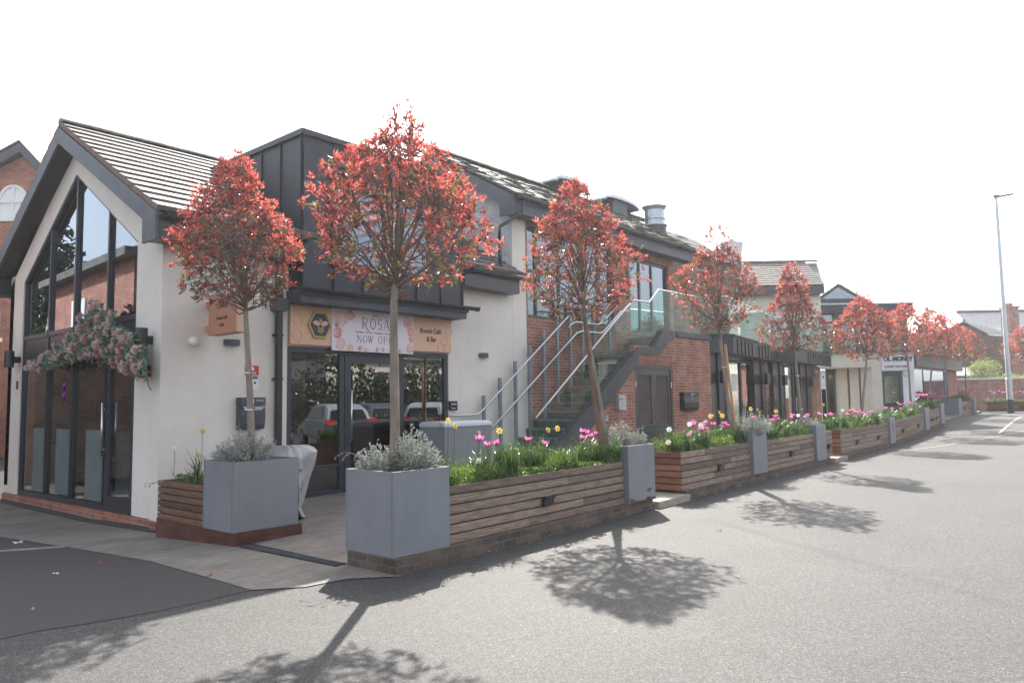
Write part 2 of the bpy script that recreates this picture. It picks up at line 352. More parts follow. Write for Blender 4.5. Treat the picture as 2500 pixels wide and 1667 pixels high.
# ---------------------------------------------------------------- sky, sun, camera
SUN_EL, SUN_AZ = math.radians(42), math.radians(40.5)
sc = bpy.context.scene
w = bpy.data.worlds.new('World'); sc.world = w; w.use_nodes = True
nt = w.node_tree; bg = nt.nodes['Background']; sky = nt.nodes.new('ShaderNodeTexSky'); sky.sky_type = 'NISHITA'
sky.sun_disc = False; sky.sun_elevation = SUN_EL; sky.sun_rotation = math.pi/2-SUN_AZ; sky.air_density = 1.2; sky.dust_density = 3.; sky.ozone_density = 1.
hs = nt.nodes.new('ShaderNodeHueSaturation'); hs.inputs['Saturation'].default_value = .42; nt.links.new(sky.outputs[0], hs.inputs['Color']); nt.links.new(hs.outputs[0], bg.inputs[0]); bg.inputs[1].default_value = .15
sd = bpy.data.lights.new('sun', 'SUN'); sd.energy = 4.8; sd.angle = math.radians(.53); sd.color = (1, .95, .87)
so = bpy.data.objects.new('sun', sd); C.objects.link(so)
sv = Vector((math.cos(SUN_EL)*math.cos(SUN_AZ), math.cos(SUN_EL)*math.sin(SUN_AZ), math.sin(SUN_EL)))
so.rotation_euler = (-sv).to_track_quat('-Z', 'Y').to_euler(); so.location = (10, 15, 30)
cd = bpy.data.cameras.new('camera'); co = bpy.data.objects.new('camera', cd); C.objects.link(co); sc.camera = co
cd.sensor_width = 36; cd.lens = 36*F/2500; cd.clip_end = 2000; cd.clip_start = .05
co.matrix_world = Matrix.Translation(O) @ Matrix((RT, UP, -FW)).transposed().to_4x4()
sc.view_settings.view_transform = 'Standard'; sc.view_settings.look = 'None'; sc.view_settings.exposure = 1.5; sc.view_settings.gamma = 1
sc.cycles.max_bounces = 8; sc.cycles.transparent_max_bounces = 24; sc.cycles.caustics_reflective = False; sc.cycles.caustics_refractive = False
sc.cycles.use_denoising = True
# ---------------------------------------------------------------- ground
hm = bpy.data.materials.new('haze for lens glare'); hm.use_nodes = True; hm.node_tree.nodes.clear(); _o = N(hm, 'ShaderNodeOutputMaterial'); _v = N(hm, 'ShaderNodeVolumePrincipled')
_v.inputs['Color'].default_value = (.93,.95,1,1); _v.inputs['Density'].default_value = .00075; _v.inputs['Anisotropy'].default_value = .55; L(hm, _v.outputs[0], _o.inputs['Volume'])
m = MB(); m.box(-210, 210, -210, 210, -1.2, 14.); tag(m.build('haze', hm), kind='stuff', label='thin haze volume added along the street to stand in for lens glare')  # added haze volume, stands in for the veil of lens glare
xs = [-200, -60, -20, 0, 4.62, 4.9, 12, 20]+[24+i*1.5 for i in range(13)]+[50, 60, 80, 120, 200]
ys = [-200, -60, -20, 0, 5, 8, 10.6, 13, 18, 20, 60, 200]
m = MB(); m.v = [(x, y, gz(x)+dip(x, y)) for y in ys for x in xs]; n = len(xs)
m.f = [(j*n+i, j*n+i+1, (j+1)*n+i+1, (j+1)*n+i) for j in range(len(ys)-1) for i in range(n-1)]; m.m = [0]*len(m.f)
tag(m.build('road', M['asphalt'], smooth=True, recalc=False), kind='structure')
def sheet(name, pts, mt, off):
    if name == 'asphalt_patch' or name == 'paved_apron':
        Z = []; rg = random.Random(4)
        for a, b in zip(pts, pts[1:]+pts[:1]):
            k = max(1, min(60, int(math.hypot(a[0]-b[0], a[1]-b[1])/.06))) if name == 'asphalt_patch' else 1
            for i in range(k): j = .012 if 0 < i < k else 0; Z.append((a[0]+(b[0]-a[0])*i/k+rg.uniform(-j, j), a[1]+(b[1]-a[1])*i/k+rg.uniform(-j, j)))
        pts = Z
    m = MB(); m.poly([(p[0], p[1], 0) for p in pts]); o = m.build(name, mt, recalc=False); bm = bmesh.new(); bm.from_mesh(o.data)
    for yy in (8, 10.6, 13): bmesh.ops.bisect_plane(bm, geom=bm.verts[:]+bm.edges[:]+bm.faces[:], plane_co=(0, yy, 0), plane_no=(0, 1, 0))
    for v in bm.verts: v.co.z = gz(v.co.x)+dip(v.co.x, v.co.y)+off
    bm.to_mesh(o.data); bm.free(); return tag(o, kind='structure')
K = 2500/2352.
def g2(u, v): p = Gg(u*K, v*K); return (p.x, p.y)
# darker new asphalt, and the paved apron beside it
corner = g2(578, 1356); left = g2(150, 1256)
ap = [corner, g2(700, 1349), g2(800, 1330), (4.62, 5.35), (4.58, 10.7), (4.60, 17.7), (1.5, 17.7), g2(-60, 1222), left]
sheet('asphalt_patch', [g2(-600, 1700), g2(-250, 1540), g2(0, 1468), g2(70, 1452), g2(137, 1442), g2(250, 1424), g2(362, 1405), g2(470, 1380), g2(566, 1358), corner, left, g2(0, 1268), g2(-300, 1290)], M['patch'], .004)
sheet('paved_apron', ap, M['paver'], .008)
m = MB(); a = g2(-30, 1268); b = g2(150, 1256); m.bar((*a, dip(*a)+.006), (*b, dip(*b)+.006), .04, .016); tag(m.build('edging_strip', M['kerb']), kind='structure')
# raised paved forecourt between planters and shops
m = MB(); fx = [4.62, 8, 12, 18, 24, 26, 28, 30, 32, 34, 36, 38, 40, 44, 50]; fz = lambda x: gz(x)+.012+.085*min(1, max(0, (x-4.62)/3.4))
fy = lambda x: 5.5+(x-4.6)*.035 if x < 19 else 6.0+(x-19)*.043
bk = lambda x: 10.75 if x < 22 else 14
for i in range(len(fx)-1):
    x0, x1 = fx[i], fx[i+1]
    a0, a1 = (fy(x0)+.12, fy(x1)+.12)
    m.add([(x0,a0,fz(x0)),(x1,a1,fz(x1)),(x1,bk(x1),fz(x1)),(x0,bk(x0),fz(x0)),(x0,a0,gz(x0)-.1),(x1,a1,gz(x1)-.1)], [(0,1,2,3),(4,5,1,0)])
tag(m.build('forecourt', M['paver'], recalc=False), kind='structure')
for nm, x0, x1 in (('kerb', 9.7, 10.75), ('kerb', 18.7, 19.85)):
    m = MB(); m.pr([(x0, fy(x0)-.12, fz(x0)+.004), (x1, fy(x1)-.12, fz(x1)+.004), (x1, fy(x1)+.5, fz(x1)+.004), (x0, fy(x0)+.5, fz(x0)+.004)], (0,0,-.18)); tag(m.build(nm, M['kerb'], bev=.01), kind='structure')
# drain channel with grate
a = Vector((*g2(563, 1256), .014)); b = Vector((*g2(783, 1300), .014)); d = (b-a).normalized(); sdv = Vector((-d.y, d.x, 0))
t = thing('drain_channel', 'dark slotted drain channel set in the paving between two grey planters', 'drain', a)
m = MB(); m.bar(a, b, .13, .012); m.build('channel', M['black'], t)
m = MB()
for i in range(int((b-a).length/.03)):
    p = a+d*(i*.03+.015)+Vector((0,0,.008)); m.bar(p-sdv*.055, p+sdv*.055, .012, .006)
m.build('grate', M['trim'], t)
# painted bay lines far along the road
def rr(u, v): p = Gg(1900+u*.28694, 950+v*.28694); return Vector((p.x, p.y, 0))
def line(name, a, b, wd):
    m = MB(); nseg = 8
    d = (b-a).normalized(); s = Vector((-d.y, d.x, 0))*wd/2
    for i in range(nseg):
        p = a.lerp(b, i/nseg); q = a.lerp(b, (i+1)/nseg)
        m.poly([(v.x, v.y, gz(v.x)+.012) for v in (p-s, q-s, q+s, p+s)])
    tag(m.build(name, M['line'], recalc=False), kind='structure')
line('road_marking', rr(1875, 388), rr(2088, 228), .09); line('road_marking', rr(1440, 383), rr(1880, 387), .09)
line('road_marking', rr(1150, 517), rr(1480, 470), .05); line('road_marking', rr(1480, 470), rr(2091, 376), .05)
line('road_marking', rr(1630, 290), rr(2080, 292), .07)
# ---------------------------------------------------------------- roofs
def tiles(m, A, B, up, n, tw=.42, jit=.002, th=.036, mi=0, skip=None):
    A = Vector(A); B = Vector(B); up = Vector(up); al = (B-A); Ln = al.length; al.normalize(); nn = al.cross(up).normalized()
    if nn.z < 0: nn = -nn
    k = max(1, int(Ln/tw)); tw = Ln/k
    for i in range(n):
        lo = A+up*(i/n); st = up*(1.12/n)
        for j in range(k):
            o = lo+al*(j*tw)
            if skip and skip(o+al*tw/2+up*(.5/n)): continue
            j1, j2 = R.uniform(-jit, jit), R.uniform(-jit, jit); g = .0015; dn = R.uniform(-jit, jit)*2
            a0 = o+al*g+up.normalized()*dn; a1 = o+al*(tw-g)+up.normalized()*dn
            m.add([a0+nn*0, a1+nn*0, a1+st, a0+st, a0+nn*(th*2+j1), a1+nn*(th*2+j2), a1+st+nn*(th+j2), a0+st+nn*(th+j1)],
                  [(3,2,1,0),(4,5,6,7),(0,1,5,4),(1,2,6,5),(2,3,7,6),(3,0,4,7)], mi)
def ridge(m, a, b, r=.11, seg=.42):
    a = Vector(a); b = Vector(b); d = b-a; k = max(1, int(d.length/seg)); d /= k
    for i in range(k):
        p = a+d*i; q = a+d*(i+1.04); rr_ = r*(1+.04*(i % 2)); n_ = d.normalized(); s = n_.cross(Vector((0,0,1))).normalized()
        vs = []
        for P in (p, q):
            for t in range(7):
                an = math.pi*t/6; vs.append(P+s*rr_*math.cos(an)+Vector((0,0,1))*rr_*math.sin(an)*.75)
        m.add(vs, [(t, t+1, t+8, t+7) for t in range(6)]+[(6,5,4,3,2,1,0),(7,8,9,10,11,12,13),(0,7,13,6)])
def gutter(m, a, b, r=.06):
    a = Vector(a); b = Vector(b); d = (b-a).normalized(); s = d.cross(Vector((0,0,1))).normalized()
    def prof(P, k=1.):
        return [P+s*x*r*k+Vector((0,0,1))*z*r*k for x, z in ((-1,0),(-1,.25),(1,.25),(1,0),(.8,-.6),(.35,-1),(-.35,-1),(-.8,-.6))]
    def seg(p, q, k):
        A = prof(p, k); B = prof(q, k); m.add(A+B, [(0,1,2,3,4,5,6,7)[::-1], tuple(range(8, 16))]+[(i, (i+1) % 8, (i+1) % 8+8, i+8) for i in range(8)])
    seg(a, b, 1)
    Ln = (b-a).length; k = int(Ln/1.0)
    for i in range(k+1):
        p = a+d*(i*Ln/max(1, k)); seg(p-d*.03 if i else p-d*.005, p+d*.03, 1.16)
# ---------------------------------------------------------------- CAFE (gabled wing, zinc bay)
FY = 10.6
cafe = thing('cafe_building', 'cream rendered gabled cafe with dark zinc upper bay and tall pointed glazing', 'building', (4.7, FY, 0))
GX = 4.72; SE = 4.42; RY = 14.15; RZ = 6.55; EY = 10.22; EZ = 4.32; BYY = 2*RY-EY
out = [(10.67,.01),(10.67,4.12),(RY,6.3),(17.63,4.12),(17.63,-.05)]
inn = [(11.55,.01),(11.55,4.12),(14.18,5.73),(16.82,4.1),(16.82,-.05)]
m = MB()
for i in range(4):
    m.pr([(GX,)+out[i], (GX,)+out[i+1], (GX,)+inn[i+1], (GX,)+inn[i]], (.25,0,0))
# facade, pieces butted
def fw(x0, x1, z0, z1, y=FY, d=.25, mb=None): (mb or m).box(x0, x1, y, y+d, z0, z1)
fw(4.68, 6.71, .01, 4.3); m.box(6.71, 10.36, FY+.02, FY+.25, 2.56, 4.3); fw(10.36, 12.37, .05, 4.3); m.box(12.37, 12.83, FY-.005, FY+.25, .05, 5.95)
m.box(4.72, 12.3, 17.4, 17.63, .1, 4.3)
m.build('wall', M['render'], cafe)
m = MB(); m.pr([(4.69,10.66,-.35),(4.69,17.64,-.45),(4.69,17.64,-.055),(4.69,10.66,.005)], (.26,0,0)); m.box(4.66, 6.6, FY-.012, FY+.2, -.3, .005)
m.build('plinth', M['brickplinth'], cafe)
# roof
upf = Vector((0, RY-EY, RZ-EZ)); upb = Vector((0, EY-RY, RZ-EZ))
m = MB()
inzinc = lambda p: 6.85 < p.x < 10.5 and p.z < 6.1
tiles(m, (SE, EY, EZ), (12.36, EY, EZ), upf, 14, skip=inzinc); tiles(m, (12.3, BYY, EZ), (SE, BYY, EZ), upb, 14)
ridge(m, (SE, RY, RZ+.035), (12.36, RY, RZ+.035))
m.pr([(SE+.05, EY+.1, EZ-.0), (SE+.05, RY, RZ-.05), (SE+.05, BYY-.1, EZ-.0), (SE+.05, BYY-.1, EZ-.05), (SE+.05, RY, RZ-.10), (SE+.05, EY+.1, EZ-.05)], (7.8,0,0))
m.build('roof', M['tile'], cafe)
m = MB(); nf = upf.normalized()
for uu, ey in ((upf, EY), (upb, BYY)):
    m.bar(Vector((SE+.02, ey, EZ))+Vector((0,0,.01)), Vector((SE+.02, ey, EZ))+uu, .06, .05, up=(1,0,0))
each(m, 'verge', M['mortar'], cafe)
m = MB()      # bargeboards: deep boards following the slope with soffit behind
for s, ey in ((1, EY), (-1, BYY)):
    sl = (RZ-EZ)/(RY-EY)
    a = (SE, ey+s*.0, EZ-.02); b = (SE, RY, RZ-.04)
    m.pr([(SE-.02, ey, EZ-.03), (SE-.02, RY, RZ-.06), (SE-.02, RY, RZ-.34), (SE-.02, ey+s*.42, EZ-.03-.28+.42*sl), (SE-.02, ey+s*.42, EZ-.42), (SE-.02, ey, EZ-.42)], (.04,0,0))
    sfm = MB(); sfm.pr([(SE+.02, ey+s*.42, EZ-.31+.42*sl), (SE+.02, RY, RZ-.34), (SE+.02, RY, RZ-.31), (SE+.02, ey+s*.42, EZ-.28+.42*sl)], (.28,0,0)); sfm.build('soffit', M['soffit'], cafe)
each(m, 'bargeboard', M['trim'], cafe)
m = MB()      # eaves boxes and their ends
m.box(SE+.021, 6.78, EY+.03, FY-.002, EZ-.4, EZ-.03); m.box(10.5, 12.2, EY+.03, FY-.007, EZ-.4, EZ-.03); m.box(SE+.021, 12.2, 17.64, BYY-.03, EZ-.4, EZ-.03)
each(m, 'eaves_box', M['upvc'], cafe)
m = MB(); gutter(m, (SE+.1, EY-.05, EZ-.06), (6.75, EY-.05, EZ-.06)); m.build('gutter', M['upvc'], cafe); m = MB(); gutter(m, (10.62, EY-.05, EZ-.06), (12.45, EY-.05, EZ-.06)); m.build('gutter', M['upvc'], cafe)
# zinc bay
ZX0, ZX1, ZY, ZB, ZT = 6.74, 10.44, 10.25, 3.36, 6.10
m = MB(); m.box(ZX0, ZX1, ZY, 14.0, ZB+.1, ZT)
for i in range(7):
    x = ZX0+.0+(ZX1-ZX0)*i/6; x = min(max(x, ZX0+.02), ZX1-.02)
    if not (1 < i < 6): m.box(x-.012, x+.012, ZY-.03, ZY, ZB+.11, ZT-.1)
    else: m.box(x-.012, x+.012, ZY-.03, ZY, ZB+.11, 3.92); m.box(x-.012, x+.012, ZY-.03, ZY, 5.32, ZT-.1)
for i in range(6): y = ZY+.02+i*.6; m.box(ZX0-.03, ZX0, y-.012, y+.012, ZB+.5, ZT-.1)
m.box(ZX0-.05, ZX1+.05, ZY-.06, 14.05, ZT-.1, ZT)
m.build('zinc_bay', M['zinc'], cafe, bev=.004)
m = MB(); m.box(ZX0-.05, ZX1+.04, ZY-.06, FY-.002, 3.24, ZB+.098); m.box(ZX0-.09, ZX1+.06, ZY-.1, ZY-.062, 3.36, 3.46); m.build('bay_soffit', M['trim'], cafe)
m = MB(); gutter(m, (ZX0-.12, ZY-.16, ZB+.1), (ZX1+.24, ZY-.16, ZB+.1), .055); m.build('gutter', M['upvc'], cafe)
# window of the zinc bay
m = MB(); X0, X1, Z0, Z1 = PY(808,600,ZY).x, PY(1046,600,ZY).x, 3.92, 5.3
for bx in ((X0,X1,Z0,Z0+.07),(X0,X1,Z1-.07,Z1),(X0,X0+.07,Z0+.07,Z1-.07),(X1-.07,X1,Z0+.07,Z1-.07),((X0+X1)/2-.035,(X0+X1)/2+.035,Z0+.07,Z1-.07)): m.box(bx[0], bx[1], ZY-.05, ZY-.003, bx[2], bx[3])
wz = m.build('window', M['frame'], cafe)
m = MB(); m.box(X0+.07, X1-.07, ZY-.03, ZY-.02, Z0+.07, Z1-.07); m.build('pane', M['glassup'], wz)
m = MB(); m.box(X0+.07, X1-.07, ZY-.012, ZY-.004, Z0+.07, Z1-.07); m.build('blind', M['blind'], wz)
# gable glazing
m = MB(); gx = GX+.06
def gb(a, b, wd=.07, d=.08): m.bar((gx, *a), (gx, *b), d, wd, up=(1,0,0)) if 0 else m.bar((gx, *a), (gx, *b), wd, d, up=(1,0,0))
for i in range(4): gb(inn[i], inn[i+1], .075)
gb((11.55, .05), (16.82, .0), .09)
gb((12.72, .05), (12.72, 4.85), .055); gb((14.16, .04), (14.16, 5.7), .065); gb((15.42, .03), (15.42, 4.95), .055)
gb((11.6, 2.98), (16.8, 2.98), .08); gb((11.6, 2.55), (16.8, 2.55), .08)
gw = m.build('gable_window', M['frame'], cafe)
m = MB()
for (y0, y1) in ((12.75,14.12),(14.2,15.38),(15.46,16.78),(11.6,12.68)):
    def top(y): return 4.12+(5.73-4.12)*(y-11.55)/(14.18-11.55) if y < 14.18 else 4.1+(5.73-4.1)*(16.82-y)/(16.82-14.18)
    m.pr([(gx+.01, y0, 3.02), (gx+.01, y1, 3.02), (gx+.01, y1, top(y1)-.04), (gx+.01, y0, top(y0)-.04)], (.01,0,0))
each(m, 'upper_pane', M['glassup'], gw)
m = MB()
for (y0, y1) in ((12.75,14.12),(14.2,15.38),(15.46,16.78)): m.box(gx+.01, gx+.02, y0, y1, .06, 2.51)
each(m, 'lower_pane', M['glass'], gw)
m = MB(); m.box(gx-.02, gx+.02, 11.6, 16.78, 2.59, 2.94); m.build('spandrel_panel', M['frame'], gw)
m = MB(); m.box(gx-.002, gx+.008, 11.75, 12.3, .25, 1.22); m.box(gx-.002, gx+.008, 12.8, 13.55, .1, 1.24); m.box(gx-.002, gx+.008, 14.2, 14.95, .1, 1.24); m.box(gx-.002, gx+.008, 15.5, 16.15, .08, 1.24)
each(m, 'privacy_panel', M['frost'], gw)
dr = MB(); dr.box(gx-.03, gx+.03, 12.52, 12.68, .03, 2.5); dr.box(gx-.03, gx+.03, 11.58, 11.72, .03, 2.5); dr.box(gx-.03, gx+.03, 11.72, 12.52, .03, .22); dr.box(gx-.03, gx+.03, 11.72, 12.52, 2.38, 2.5)
dr = dr.build('door', M['frame'], cafe)
m = MB(); m.box(gx-.005, gx+.005, 11.72, 12.52, .22, 2.38); m.build('pane', M['glass'], dr)
m = MB(); m.tube([(gx-.1, 12.62, .84), (gx-.1, 12.62, 1.68)], .02); m.tube([(gx-.1, 12.62, .94), (gx-.02, 12.62, .94)], .01); m.tube([(gx-.1, 12.62, 1.58), (gx-.02, 12.62, 1.58)], .01); m.build('handle', M['steel'], dr, smooth=True)
# dark room behind the glazing
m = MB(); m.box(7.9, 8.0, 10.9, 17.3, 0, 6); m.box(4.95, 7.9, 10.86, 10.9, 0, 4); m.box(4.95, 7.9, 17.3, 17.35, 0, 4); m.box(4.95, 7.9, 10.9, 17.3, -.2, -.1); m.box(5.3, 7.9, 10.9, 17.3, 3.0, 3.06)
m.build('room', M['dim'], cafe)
# shop front
def frame(m, x0, x1, z0, z1, y0, y1, wd): 
    m.box(x0, x1, y0, y1, z1-wd, z1); m.box(x0, x1, y0, y1, z0, z0+wd); m.box(x0, x0+wd, y0, y1, z0+wd, z1-wd); m.box(x1-wd, x1, y0, y1, z0+wd, z1-wd)
m = MB(); frame(m, 6.715, 7.85, .06, 2.555, FY+.02, FY+.1, .09); frame(m, 9.12, 10.355, .06, 2.555, FY+.02, FY+.1, .09); m.box(7.85, 9.12, FY+.02, FY+.1, 2.46, 2.555); m.box(6.8, 7.76, FY+.03, FY+.09, .53, .58)
sf = m.build('shop_front', M['frame'], cafe)
m = MB(); m.box(6.8, 7.77, FY+.055, FY+.065, .14, 2.47); m.box(9.2, 10.27, FY+.055, FY+.065, .14, 2.47); each(m, 'pane', M['glass'], sf)
m = MB(); m.box(6.82, 7.12, FY+.09, FY+.1, .75, 2.44); m.build('poster', M['salmon'], sf)
m = MB(); frame(m, 7.86, 9.11, .07, 2.45, FY+.01, FY+.07, .13); dr = m.build('door', M['frame'], cafe)
m = MB(); m.box(7.99, 8.98, FY+.035, FY+.045, .2, 2.32); m.build('pane', M['glass'], dr)
m = MB(); m.tube([(7.95, FY-.06, .95), (7.95, FY-.06, 1.85)], .015); m.tube([(7.95, FY-.06, 1.02), (7.95, FY+.01, 1.02)], .01); m.tube([(7.95, FY-.06, 1.78), (7.95, FY+.01, 1.78)], .01); m.build('handle', M['steel'], dr, smooth=True)
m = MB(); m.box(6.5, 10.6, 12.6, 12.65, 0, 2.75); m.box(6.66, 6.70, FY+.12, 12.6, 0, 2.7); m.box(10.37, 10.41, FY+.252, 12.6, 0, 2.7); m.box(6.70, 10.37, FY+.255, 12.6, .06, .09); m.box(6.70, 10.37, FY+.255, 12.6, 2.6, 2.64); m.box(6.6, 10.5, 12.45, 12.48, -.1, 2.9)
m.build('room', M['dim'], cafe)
m = MB(); m.tube([(7.42, FY+.3, .1), (7.42, FY+.3, .5)], .010); m.tube([(7.75, FY+.3, .1), (7.62, FY+.3, .5)], .010); m.tube([(7.5, FY+.32, .5), (7.5, FY+.32, .52)], .2, 16); m.build('table_frame', M['gold'], cafe)
# fascia boards and sign lettering
t = thing('fascia_sign', 'long peach shop fascia board with a bee emblem and brunch lettering', 'sign', (6.75, FY, 2.6))
m = MB(); m.box(6.73, 10.39, FY-.06, FY-.002, 2.585, 3.235); m.build('board', M['peach'], t, bev=.004)
yf = FY-.063
def hexa(cx, cz, r, wd, mi=0):
    P = [Vector((cx+r*math.cos(math.pi/3*k), yf, cz+r*math.sin(math.pi/3*k))) for k in range(6)]
    for k in range(6): m.bar(P[k], P[(k+1) % 6], wd, .004, mi, up=(0,1,0))
m = MB()
for cx, cz in ((6.86, 2.98), (6.86, 2.73), (10.1, 2.66), (10.28, 2.66), (10.19, 2.81), (10.31, 3.0)): hexa(cx, cz, .095, .006)
m.build('honeycomb_lines', M['signorange'], t)
m = MB(); cx, cz = 7.28, 2.93
for r, y0, y1, mi in ((.235, yf-.03, yf, 0), (.195, yf-.036, yf-.03, 1)):
    m.pr([(cx+r*math.cos(math.pi/3*k), y0, cz+r*1.1*math.sin(math.pi/3*k)) for k in range(6)], (0, y1-y0, 0), mi)
for s in (-1, 1):
    m.pr([(cx+s*x, yf-.042, cz+z) for x, z in ((.0,.0),(.03,.045),(.09,.075),(.145,.05),(.16,.04),(.12,.0),(.06,-.02))], (0,.006,0), 2)
    m.ball((cx+s*.035, yf-.04, cz+.12), .009, 6, 4, 3)
    for k in range(3): m.bar((cx+s*.06, yf-.04, cz-.03-k*.035), (cx, yf-.04, cz-.065-k*.035), .018, .006, 3, up=(0,1,0))
m.ball((cx, yf-.036, cz+.065), .035, 10, 6, 3, (1,.3,1))
m.build('bee_emblem', [M['gold'], M['navy'], M['peach'], M['gold']], t)
text('Brunch Café', .135, (9.83, yf, 2.98), (1,0,0), (0,0,1), M['brown'], t, off=.003, sx=.82); text('& Bar', .135, (9.85, yf, 2.82), (1,0,0), (0,0,1), M['brown'], t, off=.004, sx=.82)
# banner
t = thing('opening_banner', 'white vinyl banner printed with pink roses and the words now open', 'banner', (7.52, FY, 2.5))
m = MB(); m.box(7.52, 9.36, FY-.078, FY-.07, 2.515, 3.245); m.build('sheet', M['banner'], t)
yb = FY-.081; ink = MB()
def stroke(pts, wd, mb): 
    for i in range(len(pts)-1):
        a, b = Vector((pts[i][0], yb, pts[i][1])), Vector((pts[i+1][0], yb, pts[i+1][1])); d = (b-a).normalized()*.002
        mb.bar(a-d, b+d, wd, .003, up=(0,1,0))
def arc(cx, cz, rx, rz, a0, a1, n=12): return [(cx+rx*math.cos(math.radians(a0+(a1-a0)*i/n)), cz+rz*math.sin(math.radians(a0+(a1-a0)*i/n))) for i in range(n+1)]
def glyph(ch, x, z, w, h, mb):      # high contrast serif capitals drawn with thick and thin strokes
    T, t_ = h*.085, h*.03
    def se(px, pz, l=.13): stroke([(px-l*w, pz), (px+l*w, pz)], t_, mb)
    if ch in 'RPE' or ch == 'N': stroke([(x+.15*w, z), (x+.15*w, z+h)], T if ch != 'N' else t_, mb); se(x+.15*w, z); se(x+.15*w, z+h)
    if ch in 'RP': stroke([(x+.15*w, z+h)]+arc(x+.5*w, z+.74*h, .33*w, .26*h, 90, -90)+[(x+.15*w, z+.48*h)], t_*1.6, mb)
    if ch == 'R': stroke([(x+.45*w, z+.48*h), (x+.8*w, z-.05*h), (x+1.15*w, z-.22*h)], T, mb)
    if ch == 'E': stroke([(x+.15*w, z+h), (x+.8*w, z+h)], t_, mb); stroke([(x+.15*w, z), (x+.82*w, z)], t_, mb); stroke([(x+.15*w, z+.52*h), (x+.65*w, z+.52*h)], t_, mb); se(x+.78*w, z+.95*h, .03)
    if ch == 'N': stroke([(x+.15*w, z+h), (x+.85*w, z)], T, mb); stroke([(x+.85*w, z), (x+.85*w, z+h)], t_, mb); se(x+.85*w, z+h)
    if ch == 'O': stroke(arc(x+.5*w, z+.5*h, .4*w, .5*h, 60, 300, 14), T*.8, mb); stroke(arc(x+.5*w, z+.5*h, .4*w, .5*h, -60, 60, 8), t_*1.8, mb)
    if ch == 'S': stroke(arc(x+.5*w, z+.75*h, .27*w, .24*h, 30, 250, 10)+arc(x+.5*w, z+.25*h, .28*w, .25*h, 70, -150, 10), T*.7, mb)
    if ch in 'AÁ': stroke([(x+.5*w, z+h), (x+.95*w, z)], T, mb); stroke([(x+.5*w, z+h), (x+.08*w, z)], t_, mb); stroke([(x+.22*w, z+.35*h), (x+.72*w, z+.35*h)], t_, mb); se(x+.95*w, z); se(x+.08*w, z)
    if ch == 'Á': stroke([(x+.5*w, z+1.1*h), (x+.58*w, z+1.28*h)], t_*1.6, mb)
    if ch == 'W':
        for k in (0, .45): stroke([(x+k*w, z+h), (x+(k+.22)*w, z)], T, mb); stroke([(x+(k+.22)*w, z), (x+(k+.45)*w, z+h)], t_, mb)
        se(x, z+h, .1); se(x+.9*w, z+h, .1)
for i, ch in enumerate('ROSÁ'): glyph(ch, 8.16+i*.155+(.02 if i else 0), 2.93, .14, .19, ink)
for s, x0 in (('NOW', 8.05), ('OPEN', 8.52)):
    for i, ch in enumerate(s): glyph(ch, x0+i*.125, 2.68, .105, .125, ink)
ink.build('lettering', M['maroon'], t)
text('EST.24', .045, (8.47, yb, 3.17), (1,0,0), (0,0,1), M['maroon'], t); text('Breakfast • Brunch • Cocktails • Champagne Bar', .042, (8.5, yb, 2.862), (1,0,0), (0,0,1), M['maroon'], t, sx=1.15)
m = MB(); RR = random.Random(3)
def rose(cx, cz, r, cols, clip=True):
    for k in range(14):
        f = 1-k/15.; a = RR.uniform(0, 6.28); ox, oz = math.cos(a)*r*.25*f, math.sin(a)*r*.25*f; n_ = 9
        pts = []
        for q in range(n_):
            an = 2*math.pi*q/n_; rr_ = r*f*.85*RR.uniform(.85, 1.1)
            pts.append((min(9.355, max(7.525, cx+ox+rr_*math.cos(an))), yb+.004-.0006*k, min(3.24, max(2.52, cz+oz+rr_*math.sin(an)))))
        m.poly(pts, cols[k % len(cols)])
for a in ((7.68,3.1,.22,(2,0,2)),(7.9,3.16,.13,(0,2,1)),(7.63,2.83,.14,(1,0,1,2)),(7.64,3.0,.08,(0,1)),(7.72,2.62,.13,(2,2,3)),(7.9,2.57,.1,(2,3)),(9.25,3.1,.15,(0,1,2)),(9.3,2.95,.12,(1,0,2)),(9.2,3.2,.08,(2,0)),(9.32,2.8,.08,(0,1)),(9.27,2.62,.12,(2,3)),
          (8.12,2.57,.06,(1,0)),(8.25,2.56,.06,(2,0)),(8.5,2.56,.05,(1,0)),(8.62,2.57,.055,(1,2)),(8.82,2.56,.055,(0,2)),(9.02,2.55,.05,(0,1)),(8.62,3.2,.03,(0,1)),(7.63,2.58,.035,(3,)),(9.28,2.58,.03,(3,))): rose(*a)
pk = mat('cream yellow print', (.62,.48,.30), .6)
m.build('rose_print', [M['pink1'], M['pink2'], M['pink3'], pk], t, recalc=False)
# projecting sign box
pl = PY(507, 785, FY-.12); x_ = pl.x-.02
t = thing('projecting_sign', 'copper coloured box sign projecting from the cream wall on orange brackets', 'sign', (x_, FY, 2.6))
q0 = PX(508, 832, x_); q1 = PX(577, 738, x_); ya, yb_ = q1.y, q0.y; z0_, z1_ = 2.63, 3.2
m = MB(); m.box(x_, x_+.17, ya, yb_, z0_, z1_); m.build('box', [M['copper']], t, bev=.004)
m = MB(); m.box(x_+.004, x_+.166, ya-.006, ya-.001, z0_+.004, z1_-.004); m.build('end_cap', M['peach'], t)
m = MB(); m.box(x_+.05, x_+.11, yb_, FY, z1_-.15, z1_-.05); m.box(x_+.05, x_+.11, yb_, FY, z0_+.06, z0_+.16); each(m, 'bracket', M['signorange'], t)
yc = (ya+yb_)/2
text('CoffeeB', .125, (x_-.003, yc, 3.04), (0,-1,0), (0,0,1), M['brown'], t, shear=.35, sx=.8); text('Brunch Café', .07, (x_-.003, yc, 2.86), (0,-1,0), (0,0,1), M['brown'], t, off=.001, sx=.85); text('& Bar', .07, (x_-.003, yc, 2.76), (0,-1,0), (0,0,1), M['brown'], t, off=.001, sx=.85)
